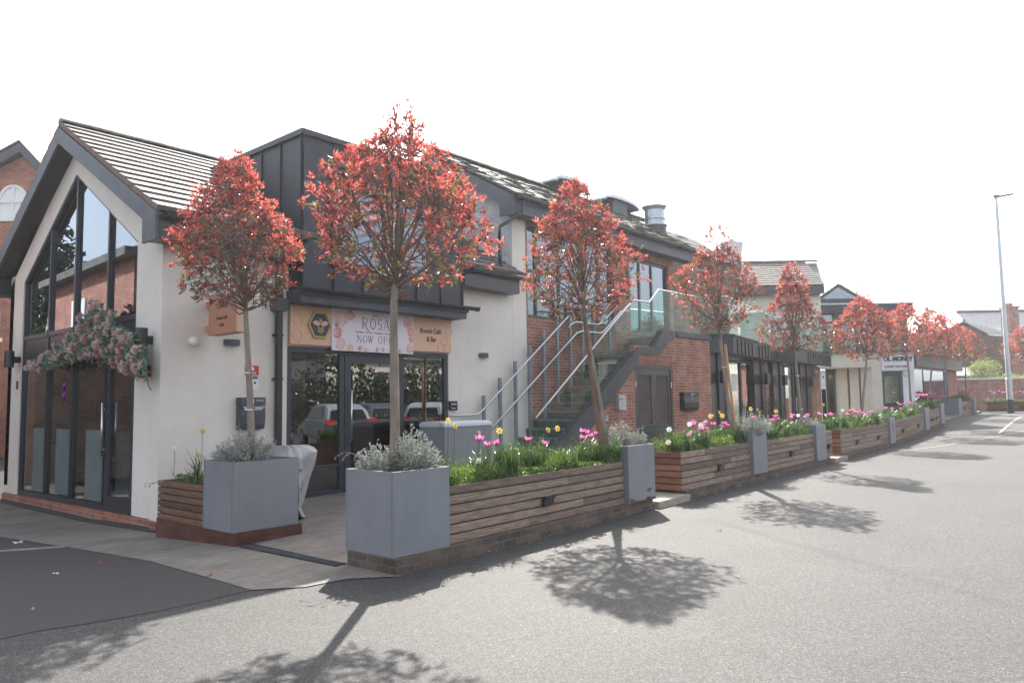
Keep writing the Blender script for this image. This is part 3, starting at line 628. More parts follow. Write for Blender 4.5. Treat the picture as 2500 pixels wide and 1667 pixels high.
# globe lamp, down lights
g = PY(473, 834, FY-.08); t = thing('globe_lamp', 'round white globe lamp on the cream wall left of the copper sign', 'wall lamp', (g.x, FY, g.z))
m = MB(); m.ball((g.x, FY-.09, g.z), .075, 16, 10); m.build('globe', M['lampwhite'], t, smooth=True, recalc=False); m = MB(); m.tube([(g.x, FY-.03, g.z), (g.x, FY, g.z)], .04, 12); m.build('base', M['lightgrey'], t)
for (u, v), lb in (((569, 836), 'dark half round wall light under the copper sign'), ((1183, 867), 'dark half round wall light on the bare cream wall by the stairs')):
    g = PY(u, v, FY-.05); t = thing('wall_light', lb, 'wall light', (g.x, FY, g.z), 'half round wall lights on the cafe front')
    m = MB(); m.pr([(g.x+.13*math.cos(a), FY-.002-.11*math.sin(a), g.z-.045) for a in [math.pi*k/10 for k in range(11)]], (0,0,.09)); m.build('shade', M['trim'], t, bev=.004)
    m = MB(); m.box(g.x-.09, g.x+.09, FY-.07, FY-.02, g.z-.049, g.z-.0455); m.build('lens', M['lightgrey'], t)
for (u, v, s), lb in (((350, 830, 1), 'large black cylinder wall lamp right of the flower garland'), ((27, 878, 1), 'black cylinder wall lamp at the far left edge of the gabled front')):
    g = PX(u, v, 4.56); t = thing('cylinder_lamp', lb, 'wall lamp', (4.56, g.y, g.z), 'black cylinder lamps flanking the gable window')
    m = MB(); m.tube([(4.53, g.y, g.z-.15), (4.53, g.y, g.z+.17)], .085, 16); m.build('cylinder', M['upvc'], t); m = MB(); m.box(4.58, 4.718, g.y-.04, g.y+.04, g.z-.06, g.z+.06); m.build('bracket', M['upvc'], t)
for (u, v), lb in (((363, 905), 'small dark red plaque right of the glazed door'), ((41, 940), 'narrow dark red plaque by the left end of the glazing')):
    g = PX(u, v, 4.7); m = MB(); m.box(4.695, 4.719, g.y-.035, g.y+.035, g.z-.08, g.z+.08); tag(m.build('plaque', [mat('dark red plaque', (.20,.03,.025), .5)], org=(4.7, g.y, g.z)), lb, 'plaque', 'red plaques beside the gable window')
# alarm sign, letterboxes, intercom
a = PY(599, 892, FY-.01); b = PY(631, 950, FY-.01)
t = thing('alarm_sign', 'red and white alarm company sign above the letterbox', 'sign', (a.x, FY, b.z)); zm = a.z-(a.z-b.z)*.4
m = MB(); m.box(a.x, b.x, FY-.012, FY-.002, zm, a.z); m.build('red_board', M['red'], t); m = MB(); m.box(a.x+.005, b.x, FY-.01, FY-.002, b.z, zm-.003); m.build('white_board', M['signwhite'], t)
cxs = (a.x+b.x)/2
m = MB(); m.pr([(cxs-.035, FY-.016, zm+.07), (cxs+.035, FY-.016, zm+.07), (cxs+.035, FY-.016, zm+.11), (cxs, FY-.016, zm+.14), (cxs-.035, FY-.016, zm+.11)], (0,.003,0)); m.build('house_symbol', M['signwhite'], t)
text('ensure', .05, (cxs, FY-.014, zm+.035), (1,0,0), (0,0,1), M['signwhite'], t, off=.001); text('ALARM', .07, (cxs, FY-.012, zm-.04), (1,0,0), (0,0,1), M['navy'], t, off=.002, sx=.85)
m = MB(); m.tube([(cxs+.05, FY-.014, zm-.12), (cxs+.05, FY-.0105, zm-.12)], .02, 10); m.tube([(cxs-.05, FY-.014, zm-.12), (cxs-.05, FY-.0105, zm-.12)], .02, 10); m.build('symbol', M['navy'], t)
def letterbox(a, b, y, lb, num, sil):
    W = b.x-a.x; H = a.z-b.z; t = thing('letterbox', lb, 'letterbox', ((a.x+b.x)/2, y, b.z))
    m = MB(); pf = [(y, b.z), (y-.10, b.z), (y-.13, b.z+.15*H), (y-.145, b.z+.45*H), (y-.13, b.z+.72*H), (y, b.z+.72*H)]
    m.pr([(a.x, p[0], p[1]) for p in pf], (W,0,0)); m.build('body', M['black'] if not sil else M['trim'], t, bev=.006)
    m = MB(); m.box(a.x-.005, b.x+.005, y-.14, y, b.z+.73*H, a.z); m.build('lid', M['black'] if not sil else M['trim'], t, bev=.008)
    cx = (a.x+b.x)/2
    if sil:
        m = MB(); m.pr([(a.x+.03, y-.152, b.z+.715*H), (b.x-.03, y-.152, b.z+.715*H), (b.x-.07, y-.15, b.z+.60*H), (a.x+.07, y-.15, b.z+.60*H)], (0,.012,0)); m.build('silver_flap', M['steel'], t)
        m = MB(); m.tube([(cx, y-.16, b.z+.66*H), (cx, y-.15, b.z+.66*H)], .018, 10); m.build('lock', M['black'], t)
    else:
        m = MB(); m.poly([(cx-.09, y-.146, b.z+.70*H), (cx+.09, y-.146, b.z+.70*H), (cx, y-.148, b.z+.60*H)]); m.build('flap_mark', M['postgrey'], t, recalc=False)
    text(num, .10, (cx+.0, y-.143, b.z+.87*H), (1,0,0), (0,0,1), M['signwhite'], t, off=.002); text('COURT', .04, (cx+.11, y-.143, b.z+.90*H), (1,0,0), (0,0,1), M['lightgrey'], t)
letterbox(PY(588, 970, FY-.14), PY(648, 1047, FY-.14), FY, 'dark letterbox numbered 1 with a silver flap on the cream wall', '1', True)
a = PY(1096, 979, FY-.02); b = PY(1115, 1001, FY-.02); t = thing('intercom', 'small black intercom beside the shop window', 'intercom', (a.x, FY, b.z))
m = MB(); m.box(a.x, b.x, FY-.05, FY, b.z, a.z); m.build('case', M['black'], t, bev=.006); m = MB(); m.box(a.x+.03, b.x-.04, FY-.054, FY-.051, a.z-.07, a.z-.05); m.box(a.x+.05, b.x-.06, FY-.054, FY-.051, b.z+.03, b.z+.045); m.build('button', M['lightgrey'], t)
# downpipe with hopper
px_ = PY(679, 900, FY-.07).x; t = thing('downpipe', 'black square downpipe with a hopper left of the shop window', 'downpipe', (px_, FY, .1))
m = MB(); m.box(px_-.045, px_+.045, FY-.13, FY-.04, .1, 3.1); m.box(px_-.045, px_+.045, FY-.13, FY-.04, 3.28, 4.0); m.build('pipe', M['upvc'], t, bev=.004)
m = MB(); m.pr([(px_-.14, FY-.2, 3.3), (px_+.14, FY-.2, 3.3), (px_+.10, FY-.17, 3.1), (px_-.10, FY-.17, 3.1)], (0,.18,0)); m.build('hopper', M['trim'], t, bev=.005)
m = MB()
for z in (.9, 2.0, 2.7): m.box(px_-.075, px_+.075, FY-.1, FY, z, z+.03)
each(m, 'bracket', M['upvc'], t)
# ---------------------------------------------------------------- MAIN BRICK BLOCK
blk = thing('brick_block', 'long two storey brick block with a mossy tiled roof and white painted gable', 'building', (12.85, FY, 0))
m = MB()
def wallholes(m, x0, x1, z0, z1, holes, y=FY, d=.22):
    xs_ = sorted({x0, x1, *[h[0] for h in holes], *[h[1] for h in holes]}); zs_ = sorted({z0, z1, *[h[2] for h in holes], *[h[3] for h in holes]})
    for i in range(len(xs_)-1):
        for j in range(len(zs_)-1):
            cx, cz = (xs_[i]+xs_[i+1])/2, (zs_[j]+zs_[j+1])/2
            if any(h[0] < cx < h[1] and h[2] < cz < h[3] for h in holes): continue
            m.box(xs_[i], xs_[i+1], y, y+d, zs_[j], zs_[j+1])
wallholes(m, 12.832, 19.7, 0, 5.62, [(12.9, 16.5, 3.5, 5.62), (17.3, 19.5, 3.42, 5.5)])
m.box(19.48, 19.7, FY+.22, 13, 0, 5.9)
m.build('wall', M['brick'], blk)
m = MB(); m.box(12.832, 19.7, FY-.004, FY+.22, 5.622, 5.95); m.box(17.25, 19.55, FY-.006, FY-.001, 5.5, 5.62); m.build('soldier_course', M['soldier'], blk)
m = MB(); m.pr([(12.36, FY+.03, 4.2), (12.36, FY+.03, 5.98), (12.36, 12.85, 7.6), (12.36, 15.1, 6.0), (12.36, 15.1, 4.2)], (.2,0,0)); m.build('painted_gable', M['brickpaint'], blk)
MX0, MEY, MEZ, MRY, MRZ = 12.0, 10.2, 6.1, 12.85, 7.66
m = MB(); up2 = Vector((0, MRY-MEY, MRZ-MEZ))
tiles(m, (MX0, MEY, MEZ), (20.45, MEY, MEZ), up2, 11, .33, .009, .03); tiles(m, (20.45, 15.5, MEZ), (MX0, 15.5, MEZ), Vector((0,-2.65,1.56)), 11, .5, .006, .03)
ridge(m, (MX0, MRY, MRZ+.05), (22.2, MRY, MRZ+.05), .13, .35); m.pr([(MX0+.04, MEY+.1, MEZ-.0), (MX0+.04, MRY, MRZ-.05), (MX0+.04, 15.4, MEZ-.0), (MX0+.04, 15.4, MEZ-.05), (MX0+.04, MRY, MRZ-.1), (MX0+.04, MEY+.1, MEZ-.05)], (8.3,0,0))
tiles(m, (20.47, 11.35, 6.55), (25.5, 11.35, 6.55), Vector((0,1.5,1.05)), 6, .33, .009, .03)
m.build('roof', M['tileold'], blk)
m = MB(); sl = (MRZ-MEZ)/(MRY-MEY)
for s, ey in ((1, MEY), (-1, 15.5)):
    m.pr([(MX0-.03, ey, MEZ-.04), (MX0-.03, MRY, MRZ-.07), (MX0-.03, MRY, MRZ-.42), (MX0-.03, ey+s*.4, MEZ-.39+.4*sl), (MX0-.03, ey+s*.4, MEZ-.46), (MX0-.03, ey, MEZ-.46)], (.04,0,0))
    m.pr([(MX0+.011, ey+s*.4, MEZ-.38+.4*sl), (MX0+.011, MRY, MRZ-.41), (MX0+.011, MRY, MRZ-.38), (MX0+.011, ey+s*.4, MEZ-.35+.4*sl)], (.345,0,0))
m.box(MX0+.011, 20.4, MEY+.04, FY-.008, MEZ-.4, MEZ-.04)
each(m, 'bargeboard', M['trim'], blk)
m = MB(); gutter(m, (MX0+.1, MEY-.06, MEZ-.05), (20.4, MEY-.06, MEZ-.05), .065); m.build('gutter', M['upvc'], blk)
m = MB(); xp = 12.22; m.tube([(xp, MEY-.05, 6.0), (xp, MEY-.05, 5.72), (11.85, FY-.1, 5.38), (11.85, FY-.1, 5.1)], .04, 8); m.tube([(11.85, FY-.1, 5.12), (11.85, FY-.1, 4.45)], .04, 8); m.build('downpipe', M['upvc'], blk, smooth=True)
# upper windows
def win(x0, x1, z0, z1, muls, tr, par, y=FY+.08, pm='glassup', name='window', bl=True):
    m = MB(); frame(m, x0, x1, z0, z1, y, y+.07, .06)
    for x in muls: m.box(x-.035, x+.035, y, y+.07, z0+.06, z1-.06)
    f = m.build(name, M['frame'], par); xs_ = [x0+.03]+list(muls)+[x1-.03]
    m = MB(); m.box(x0+.06, x1-.06, y+.03, y+.04, z0+.06, z1-.06); m.build('pane', M[pm], f)
    if tr:
        m = MB()
        for i in range(len(xs_)-1): m.box(xs_[i]+.035, xs_[i+1]-.035, y-.004, y+.066, tr-.03, tr+.03)
        m.build('transom', M['frame'], f)
    if bl: m = MB(); m.box(x0+.06, x1-.06, y+.12, y+.13, z0+.06, z1-.06); m.build('blind', M['blind'], f)
    return f
win(12.91, 16.49, 3.51, 5.61, (13.3, 14.2, 15.1, 15.9), 4.6, blk); f = win(17.31, 19.49, 3.43, 5.49, (17.95, 18.62), None, blk, name='terrace_door', bl=False)
m = MB(); m.box(17.37, 17.9, FY+.2, FY+.21, 3.5, 5.43); m.box(18.0, 18.5, FY+.2, FY+.21, 3.5, 5.0); m.build('blind', M['blind'], f)
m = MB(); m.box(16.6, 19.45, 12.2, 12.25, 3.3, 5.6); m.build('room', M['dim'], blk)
t = thing('alarm_box', 'white alarm box high on the brick wall beside the terrace doors', 'alarm box', (17.1, FY, 5.5)); m = MB(); m.pr([(17.0, FY-.07, 5.52), (17.2, FY-.07, 5.52), (17.2, FY-.07, 5.86), (17.1, FY-.07, 5.88), (17.0, FY-.07, 5.86)], (0,.07,0)); m.build('case', M['signwhite'], t, bev=.01)
m = MB(); m.box(17.02, 17.18, FY-.074, FY-.071, 5.54, 5.6); m.build('strip', M['postgrey'], t)
# roof cowls and flue
def cowl(pl, pr_, lb):
    CYy = 12.85; x0, x1 = PY(*pl, CYy).x, PY(*pr_, CYy).x; zc = (PY(*pl, CYy).z+PY(*pr_, CYy).z)/2; cx = (x0+x1)/2; w_ = x1-x0
    t = thing('roof_cowl', lb, 'roof vent', (cx, CYy, 7.4), 'curved metal cowls on the tiled roof')
    m = MB(); m.box(cx-w_*.2, cx+w_*.2, CYy-.35, CYy+.35, 7.3, zc+.2); m.build('neck', M['trim'], t)
    n_ = 14; P = [(cx-w_/2*math.cos(math.pi*k/n_), zc+.25*math.sin(math.pi*k/n_)**.8) for k in range(n_+1)]
    Q = [(cx+(w_/2-.09)*math.cos(math.pi*k/n_), zc-.0+.15*math.sin(math.pi*k/n_)**.8) for k in range(n_+1)]
    m = MB()
    for k in range(n_): m.add([(P[k][0], CYy-.45, P[k][1]), (P[k+1][0], CYy-.45, P[k+1][1]), (Q[n_-k-1][0], CYy-.45, Q[n_-k-1][1]), (Q[n_-k][0], CYy-.45, Q[n_-k][1]), (P[k][0], CYy+.45, P[k][1]), (P[k+1][0], CYy+.45, P[k+1][1]), (Q[n_-k-1][0], CYy+.45, Q[n_-k-1][1]), (Q[n_-k][0], CYy+.45, Q[n_-k][1])], [(0,1,2,3),(7,6,5,4),(0,4,5,1),(2,6,7,3)])
    m.build('curved_cap', M['galv'], t, recalc=False)
cowl((1050+865*.3189, 350+300*.3189), (1050+1125*.3189, 350+395*.3189), 'curved grey metal roof cowl on the tiles, half hidden by the tree'); cowl((1050+1240*.3189, 350+440*.3189), (1050+1520*.3189, 350+540*.3189), 'curved grey metal roof cowl standing clear against the sky')
t = thing('roof_flue', 'round grey metal flue with a flared top on the mossy roof', 'flue', (20.3, 11.5, 6.7), None)
fx_ = 20.35
m = MB(); m.tube([(fx_, 11.5, 6.55), (fx_, 11.5, 7.0)], .36, 20); m.build('base', M['trim'], t, recalc=False)
m = MB(); m.tube([(fx_, 11.5, 7.0), (fx_, 11.5, 7.03), (fx_, 11.5, 7.031), (fx_, 11.5, 7.2), (fx_, 11.5, 7.201), (fx_, 11.5, 7.23), (fx_, 11.5, 7.231), (fx_, 11.5, 7.5), (fx_, 11.5, 7.58), (fx_, 11.5, 7.62)], [.4,.4,.31,.31,.35,.35,.31,.31,.37,.40], 20); m.build('pipe', M['galv'], t)
# metal chimney cowl farther along
g0 = D(1754, 640, 28); g1 = D(1812, 590, 28); c_ = D(1783, 660, 28)
t = thing('chimney_cowl', 'boxy metal chimney cowl above the roof behind the fourth tree', 'chimney', (c_.x, c_.y, 6.4)); T = Matrix.Translation((c_.x, c_.y, 0)) @ Matrix.Rotation(-math.radians(49.3), 4, 'Z')
zz = lambda v: D(1783, v, 28).z
m = MB(); m.T = T; m.box(-.3,.3,-.3,.3,6.2,zz(650)); m.build('stack', M['brickold'], t)
m = MB(); m.T = T; m.pr([(-.38,-.35,zz(655)),(.38,-.35,zz(655)),(.38,-.35,zz(640)),(.3,-.35,zz(638)),(.42,-.35,zz(605)),(.42,-.35,zz(596)),(.12,-.35,zz(593)),(.08,-.35,zz(588)),(-.08,-.35,zz(588)),(-.12,-.35,zz(593)),(-.42,-.35,zz(596)),(-.42,-.35,zz(605)),(-.3,-.35,zz(638)),(-.38,-.35,zz(640))], (0,.7,0)); m.build('hood', M['galv'], t, bev=.01)
# purple brick wall behind terrace
t = thing('terrace_wall', 'old purple brick upper wall behind the terrace and the fourth tree', 'wall', (22.5, 11.6, 3.3))
m = MB(); m.box(19.71, 26.5, 11.6, 11.85, 3.3, 6.5); m.build('brickwork', M['brickold'], t); m = MB(); m.box(19.71, 26.55, 11.54, 11.9, 6.502, 6.6); m.build('coping', M['coping'], t)
# ---------------------------------------------------------------- OUTDOOR STAIR with louvred store below
SY = 9.2
st = thing('outdoor_stair', 'dark stone outdoor stair rising to the terrace over a brick store', 'stair', (13, SY, 0))
m = MB(); x = 11.62; z = .06; rise, run = .1875, .285
n1 = 14
for i in range(n1):
    m.box(x+i*run, x+(i+1)*run+ (0 if i < n1-1 else 1.0), SY+.12, FY-.003, 0, z+rise*(i+1)-.045)
    m.box(x+i*run-.03, x+(i+1)*run+(0 if i < n1-1 else 1.0), SY+.12, FY-.003, z+rise*(i+1)-.045, z+rise*(i+1), 1)
xl = x+n1*run; zl = z+rise*n1
for i in range(3):
    xx = xl+1.0+i*run; m.box(xx, xx+run if i < 2 else 17.2, SY+.12, FY-.003, 0, zl+rise*(i+1))
m.build('steps', [M['step'], M['tread']], st, bev=.006)
tz = zl+rise*3
m = MB()   # brick side wall with slope, door opening
def slz(xx): return .06+rise/run*(xx-x)+.12
xd0, xd1 = 15.1, 16.93; zd = 2.42
m.pr([(x+.1, SY, 0), (xd0, SY, 0), (xd0, SY, slz(xd0)-.16), (x+.1, SY, slz(x+.1)-.1)], (0,.12,0))
m.box(xd0, xd1, SY, SY+.12, 2.662, 2.864); m.box(xd1, 19.1, SY, SY+.12, 0, 3.18)
m.pr([(xd0, SY, 2.621), (16.35, SY, 2.621), (xd1, SY, 2.98), (xd1, SY, 2.621)], (0,.12,0)) if 0 else m.box(xd0, xd1, SY, SY+.12, 2.865, 2.88)
m.box(16.4, xd1, SY, SY+.12, 2.88, 3.18); m.box(18.9, 19.1, SY+.12, FY-.003, 0, 3.3)
m.box(17.2, 18.9, SY+.121, FY-.003, 3.0, tz-.002)
sw = m.build('side_wall', M['brick'], st)
m = MB(); m.box(xd0, xd1, SY-.002, SY+.12, zd, 2.66); m.build('soldier_course', M['soldier'], st)
m = MB()   # sloping dark coping
m.pr([(x-.1, SY-.035, 0), (x+.25, SY-.035, 0), (15.28, SY-.035, 2.46), (15.28, SY-.035, 2.66+.02), (15.28-.0, SY-.035, 2.84), (x-.1, SY-.035, .36)], (0,.17,0))
m.pr([(15.28, SY-.035, 2.66), (16.28, SY-.035, 2.70), (16.78, SY-.035, 3.06), (17.15, SY-.035, 3.19), (17.15, SY-.035, 3.33), (16.5, SY-.035, 3.33), (16.0, SY-.035, 2.88), (15.28, SY-.035, 2.84)], (0,.17,0))
m.box(17.15, 19.16, SY-.05, SY+.17, 3.19, 3.33); m.box(18.85, 19.16, SY+.17, FY-.003, 3.302, 3.36)
m.build('coping', M['coping'], st, bev=.006)
# glass balustrade and rails
m = MB()
gp = [11.47, 12.6, 13.8, 15.2]; gbz = lambda q: .40+.684*(q-11.47)+.02; gtz = lambda q: 1.26+.723*(q-11.47)
for xa, xb in zip(gp, gp[1:]): m.pr([(xa+.006, SY+.05, gbz(xa)), (xb-.006, SY+.05, gbz(xb)), (xb-.006, SY+.05, gtz(xb)), (xa+.006, SY+.05, gtz(xa))], (0,.012,0))
m.pr([(15.21, SY+.05, 2.86), (16.0, SY+.05, 2.9), (16.0, SY+.05, 3.96), (15.21, SY+.05, 3.96)], (0,.012,0))
m.pr([(16.01, SY+.05, 2.9), (16.45, SY+.05, 3.34), (16.45, SY+.05, 4.32), (16.01, SY+.05, 3.96)], (0,.012,0))
for xa, xb in ((16.46, 17.7), (17.71, 19.0)): m.box(xa, xb, SY+.05, SY+.062, 3.335, 4.34)
m.build('glass_panel', M['glassrail'], st)
m = MB(); m.tube([(11.94, SY+.056, 1.6+.2), (11.94, SY+.056, 1.66), (11.45, SY+.056, 1.26), (14.87, SY+.056, 3.73), (15.25, SY+.056, 3.97), (15.97, SY+.056, 3.98), (16.45, SY+.056, 4.35), (19.0, SY+.056, 4.37)][2:], .024, 10)
m.build('top_rail', M['steel'], st, smooth=True)
def rail(pts, y): 
    m = MB(); m.tube([(p[0], y, p[1]) for p in pts], .022, 10); m.build('handrail', M['steel'], st, smooth=True)
rail([(10.2, 1.34), (10.95, 1.34), (11.06, 1.38), (11.2, 1.48), (14.22, 3.64), (14.35, 3.72), (14.55, 3.78), (15.5, 3.79), (15.65, 3.83), (15.8, 3.93), (16.4, 4.35), (17.0, 4.38)], FY-.2)
rail([(11.35, 1.0), (14.35, 3.12), (14.5, 3.22), (14.7, 3.27), (15.5, 3.27), (15.65, 3.32), (16.5, 3.92), (16.9, 3.95)], FY-.2)
rail([(14.18, 3.33), (14.28, 3.42), (14.45, 3.48), (15.4, 3.48), (15.55, 3.53), (16.3, 4.02)], FY-.2)
for i in range(10):
    px = 11.23+i*.51
    if i > 7: px = 15.3+(i-8)*.7
    zt = min(1.73+i*.37, 3.98); zb = max(.1, .06+rise/run*(px-x)) if px > x else .1
    zb = min(zb, zl)
    m = MB(); m.box(px-.035, px+.035, FY-.17, FY-.11, zb, zt); m.box(px-.06, px+.06, FY-.19, FY-.08, zb, zb+.012); m.box(px-.012, px+.012, FY-.2, FY-.17, zt-.22, zt-.2); m.build('post', M['postgrey'], st, bev=.003)
m = MB(); m.box(10.25, 10.98, FY-.21, FY-.198, .95, 1.3); m.build('glass_panel', M['glassrail'], st)
# louvred doors
t = thing('louvred_doors', 'pair of dark doors with brown louvres under the stair', 'door', ((xd0+xd1)/2, SY, .09))
m = MB(); frame(m, xd0+.005, xd1-.005, .1, zd-.003, SY+.01, SY+.1, .07); m.build('frame', M['frame'], t)
xm = (xd0+xd1)/2
for xa, xb in ((xd0+.08, xm-.004), (xm+.004, xd1-.08)):
    m = MB(); y0, y1 = SY+.03, SY+.075
    m.box(xa, xa+.1, y0, y1, .175, zd-.08); m.box(xb-.1, xb, y0, y1, .175, zd-.08); m.box(xa+.1, xb-.1, y0, y1, .175, .3); m.box(xa+.1, xb-.1, y0, y1, .78, .98); m.box(xa+.1, xb-.1, y0, y1, zd-.24, zd-.08)
    lf = m.build('door_leaf', M['frame'], t)
    m = MB()
    for z0, z1 in ((.3, .78), (.98, zd-.24)):
        k = int((z1-z0)/.05)
        for i in range(k):
            zc = z0+(i+.5)*(z1-z0)/k; m.add([(xa+.1, y0+.003, zc-.026), (xb-.1, y0+.003, zc-.026), (xb-.1, y1-.01, zc+.016), (xa+.1, y1-.01, zc+.016), (xa+.1, y0+.01, zc-.03), (xb-.1, y0+.01, zc-.03), (xb-.1, y1-.003, zc+.01), (xa+.1, y1-.003, zc+.01)], [(0,1,2,3),(7,6,5,4),(0,4,5,1),(2,6,7,3),(0,3,7,4),(1,5,6,2)])
    m.box(xa+.1, xb-.1, y1, y1+.004, .3, zd-.24); m.build('louvre', M['louvre'], lf)
m = MB()
for xx in (xd0+.06, xd1-.06):
    for z in (.5, 1.95): m.box(xx-.012, xx+.012, SY+.002, SY+.009, z-.07, z+.07)
each(m, 'hinge', M['steel'], t); m = MB(); m.tube([(xm-.03, SY+.0, 1.0), (xm-.03, SY+.03, 1.0)], .02, 10); m.build('handle', M['steel'], t)
# small things on the store wall
a = PY(1507, 964, SY-.08); b = PY(1525, 1000, SY-.08); t = thing('ash_bin', 'small grey wall ashtray bin with two square openings on the brick', 'ash bin', (a.x, SY, b.z))
m = MB(); m.box(a.x, b.x+.02, SY-.12, SY, b.z, a.z); m.build('body', M['galv'], t, bev=.006); m = MB(); m.box(a.x+.05, a.x+.08, SY-.123, SY-.1205, a.z-.12, a.z-.07); m.box(a.x+.13, a.x+.16, SY-.123, SY-.1205, a.z-.12, a.z-.07); each(m, 'opening', M['black'], t)
a = PY(1478, 1014, SY); t = thing('doorbell', 'small white and black doorbell low on the brick store wall', 'doorbell', (a.x, SY, a.z-.1)); m = MB(); m.box(a.x, a.x+.08, SY-.03, SY, a.z-.12, a.z); m.build('case', M['lightgrey'], t, bev=.01); m = MB(); m.tube([(a.x+.04, SY-.034, a.z-.04), (a.x+.04, SY-.0305, a.z-.04)], .018, 10); m.build('button', M['black'], t)
letterbox(PY(1669, 957, SY-.12), PY(1706, 1001, SY-.12), SY, 'black letterbox numbered 2 on the brick wall right of the louvred doors', '2', False)
# grey cabinet in front of the shop
a = PY(1085, 1044, 9.35); b = PY(1201, 1044, 9.35)
t = thing('grey_cabinet', 'blue grey cabinet with a rounded pale lid behind the tulips', 'cabinet', ((a.x+b.x)/2, 9.6, .1))
print('cab', a, b)
m = MB(); m.box(a.x, b.x, 9.35, 10.0, .1, a.z); m.build('body', M['planter'], t, bev=.01)
m = MB(); zt = a.z; m.pr([(a.x-.01, 9.33, zt+.002), (a.x-.01, 9.33, zt+.05), (a.x-.01, 9.4, zt+.1), (a.x-.01, 9.95, zt+.1), (a.x-.01, 10.02, zt+.05), (a.x-.01, 10.02, zt+.002)], (b.x-a.x+.02,0,0)); m.build('lid', M['lightgrey'], t, bev=.02)
m = MB(); m.tube([(a.x-.02, 9.36, zt+.0), (a.x-.09, 9.36, zt+.03), (a.x-.1, 9.36, zt+.09), (a.x-.02, 9.36, zt+.1)], .012, 8); m.build('handle', M['galv'], t, smooth=True)
# ---------------------------------------------------------------- ZINC CANOPY SHOPS
cz1, cz0 = 3.33, 2.86
def canopy_shop(P, lb, nm):
    t = thing(nm, lb, 'shop front', (P[1][0], P[1][1], .1))
    m = MB()
    for i in range(len(P)-1):
        a = Vector((*P[i], 0)); b = Vector((*P[i+1], 0)); d = (b-a).normalized(); s = Vector((-d.y, d.x, 0))
        m.pr([(a.x, a.y, cz0), (b.x, b.y, cz0), (b.x, b.y, cz1), (a.x, a.y, cz1)], s*.12)
        if (b-a).length > 2:
            k = int((b-a).length/.42)
            for j in range(1, k): q = a.lerp(b, j/k); m.bar(q-s*.015+Vector((0,0,cz0+.01)), q-s*.015+Vector((0,0,cz1-.05)), .03, .03, up=(1,0,0))
        m.pr([Vector((a.x, a.y, cz1+.002))-s*.05, Vector((b.x, b.y, cz1+.002))-s*.05, Vector((b.x, b.y, cz1+.002))+s*.2, Vector((a.x, a.y, cz1+.002))+s*.2], (0,0,.05))
    m.build('canopy', M['zinc'], t, recalc=True)
    m = MB(); m.pr([(P[0][0], P[0][1]+.1, cz0+.05)]+[(p[0], p[1]+.1, cz0+.05) for p in P[1:]]+[(P[-1][0], FY+1.8, cz0+.05), (P[0][0], FY+1.8, cz0+.05)], (0,0,.05)); m.build('soffit', M['trim'], t)
    return t
c1 = canopy_shop([(19.12, 9.2), (19.8, 8.82), (22.6, 9.35), (25.9, 9.95)], 'dark canopied shop front with black piers right of the brick store', 'canopied_shop')
c2 = canopy_shop([(25.95, 10.6), (26.6, 9.55), (28.3, 9.78), (33.1, 10.35)], 'second dark canopied shop front left of the stone coloured entrance', 'canopied_shop')
def P7(u, v, y): return PY(1700+u*.15945, 800+v*.15945, y)
def pier(par, u0, u1, y, mt='upvc', z1=2.9, name='pier', dp=.5):
    a = P7(u0, 900, y).x; b = P7(u1, 900, y).x; m = MB(); m.box(a, b, y, y+dp, .05, z1); return m.build(name, M[mt], par, bev=.01), a, b
pier(c1, 215, 345, 9.35); _, xa, xb = pier(c1, 345, 430, 9.3, 'zinc', dp=.2, name='post')
_, xc, xd = pier(c1, 890, 1010, 10.2); pier(c1, 1010, 1065, 10.15, 'zinc', name='post', dp=.2)
pier(c2, 1180, 1290, 10.3); pier(c2, 1290, 1340, 10.25, 'zinc', name='post', dp=.2); pier(c2, 1600, 1700, 10.6); pier(c2, 1700, 1755, 10.55, 'zinc', name='post', dp=.2)
y = 10.3; a = P7(500, 500, y); b = P7(880, 500, y); zt = 2.84; mid = P7(690, 500, y).x
for par, (ua, um, ub), y in ((c1, (440, 680, 885), 10.3), (c2, (1342, 1480, 1598), 10.7)):
    xa, xm_, xb = (P7(q, 700, y).x for q in (ua, um, ub)); m = MB(); frame(m, xa, xb, .1, 2.84, y, y+.08, .09); m.box(xm_-.06, xm_+.06, y-.003, y+.083, .19, 2.75); f = m.build('glazed_door', M['frame'], par)
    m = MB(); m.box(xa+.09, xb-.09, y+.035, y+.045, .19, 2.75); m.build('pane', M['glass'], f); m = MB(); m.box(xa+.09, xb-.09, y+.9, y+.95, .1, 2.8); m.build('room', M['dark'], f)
    m = MB(); m.tube([(xm_+.12, y-.05, 1.0), (xm_+.12, y-.05, 1.6)], .015, 8); m.tube([(xm_+.12, y-.05, 1.1), (xm_+.12, y+.03, 1.1)], .01, 6); m.build('handle', M['steel'], f)
a = P7(540, 705, 10.28); b = P7(640, 970, 10.28); t = thing('paper_notice', 'white sheet of paper taped inside the dark shop door', 'notice', (a.x, 10.28, b.z)); m = MB(); m.box(a.x, b.x, 10.285, 10.29, b.z, a.z); m.build('sheet', M['signwhite'], t); pass
for par, (ua, ub), y in ((c1, (1065, 1185), 10.45), (c2, (1757, 1900), 10.75)):
    xa, xb = P7(ua, 800, y).x, P7(ub, 800, y).x; m = MB(); m.box(xa, xb, y, y+.3, .05, 2.88); m.build('brick_pier', M['brick'], par)
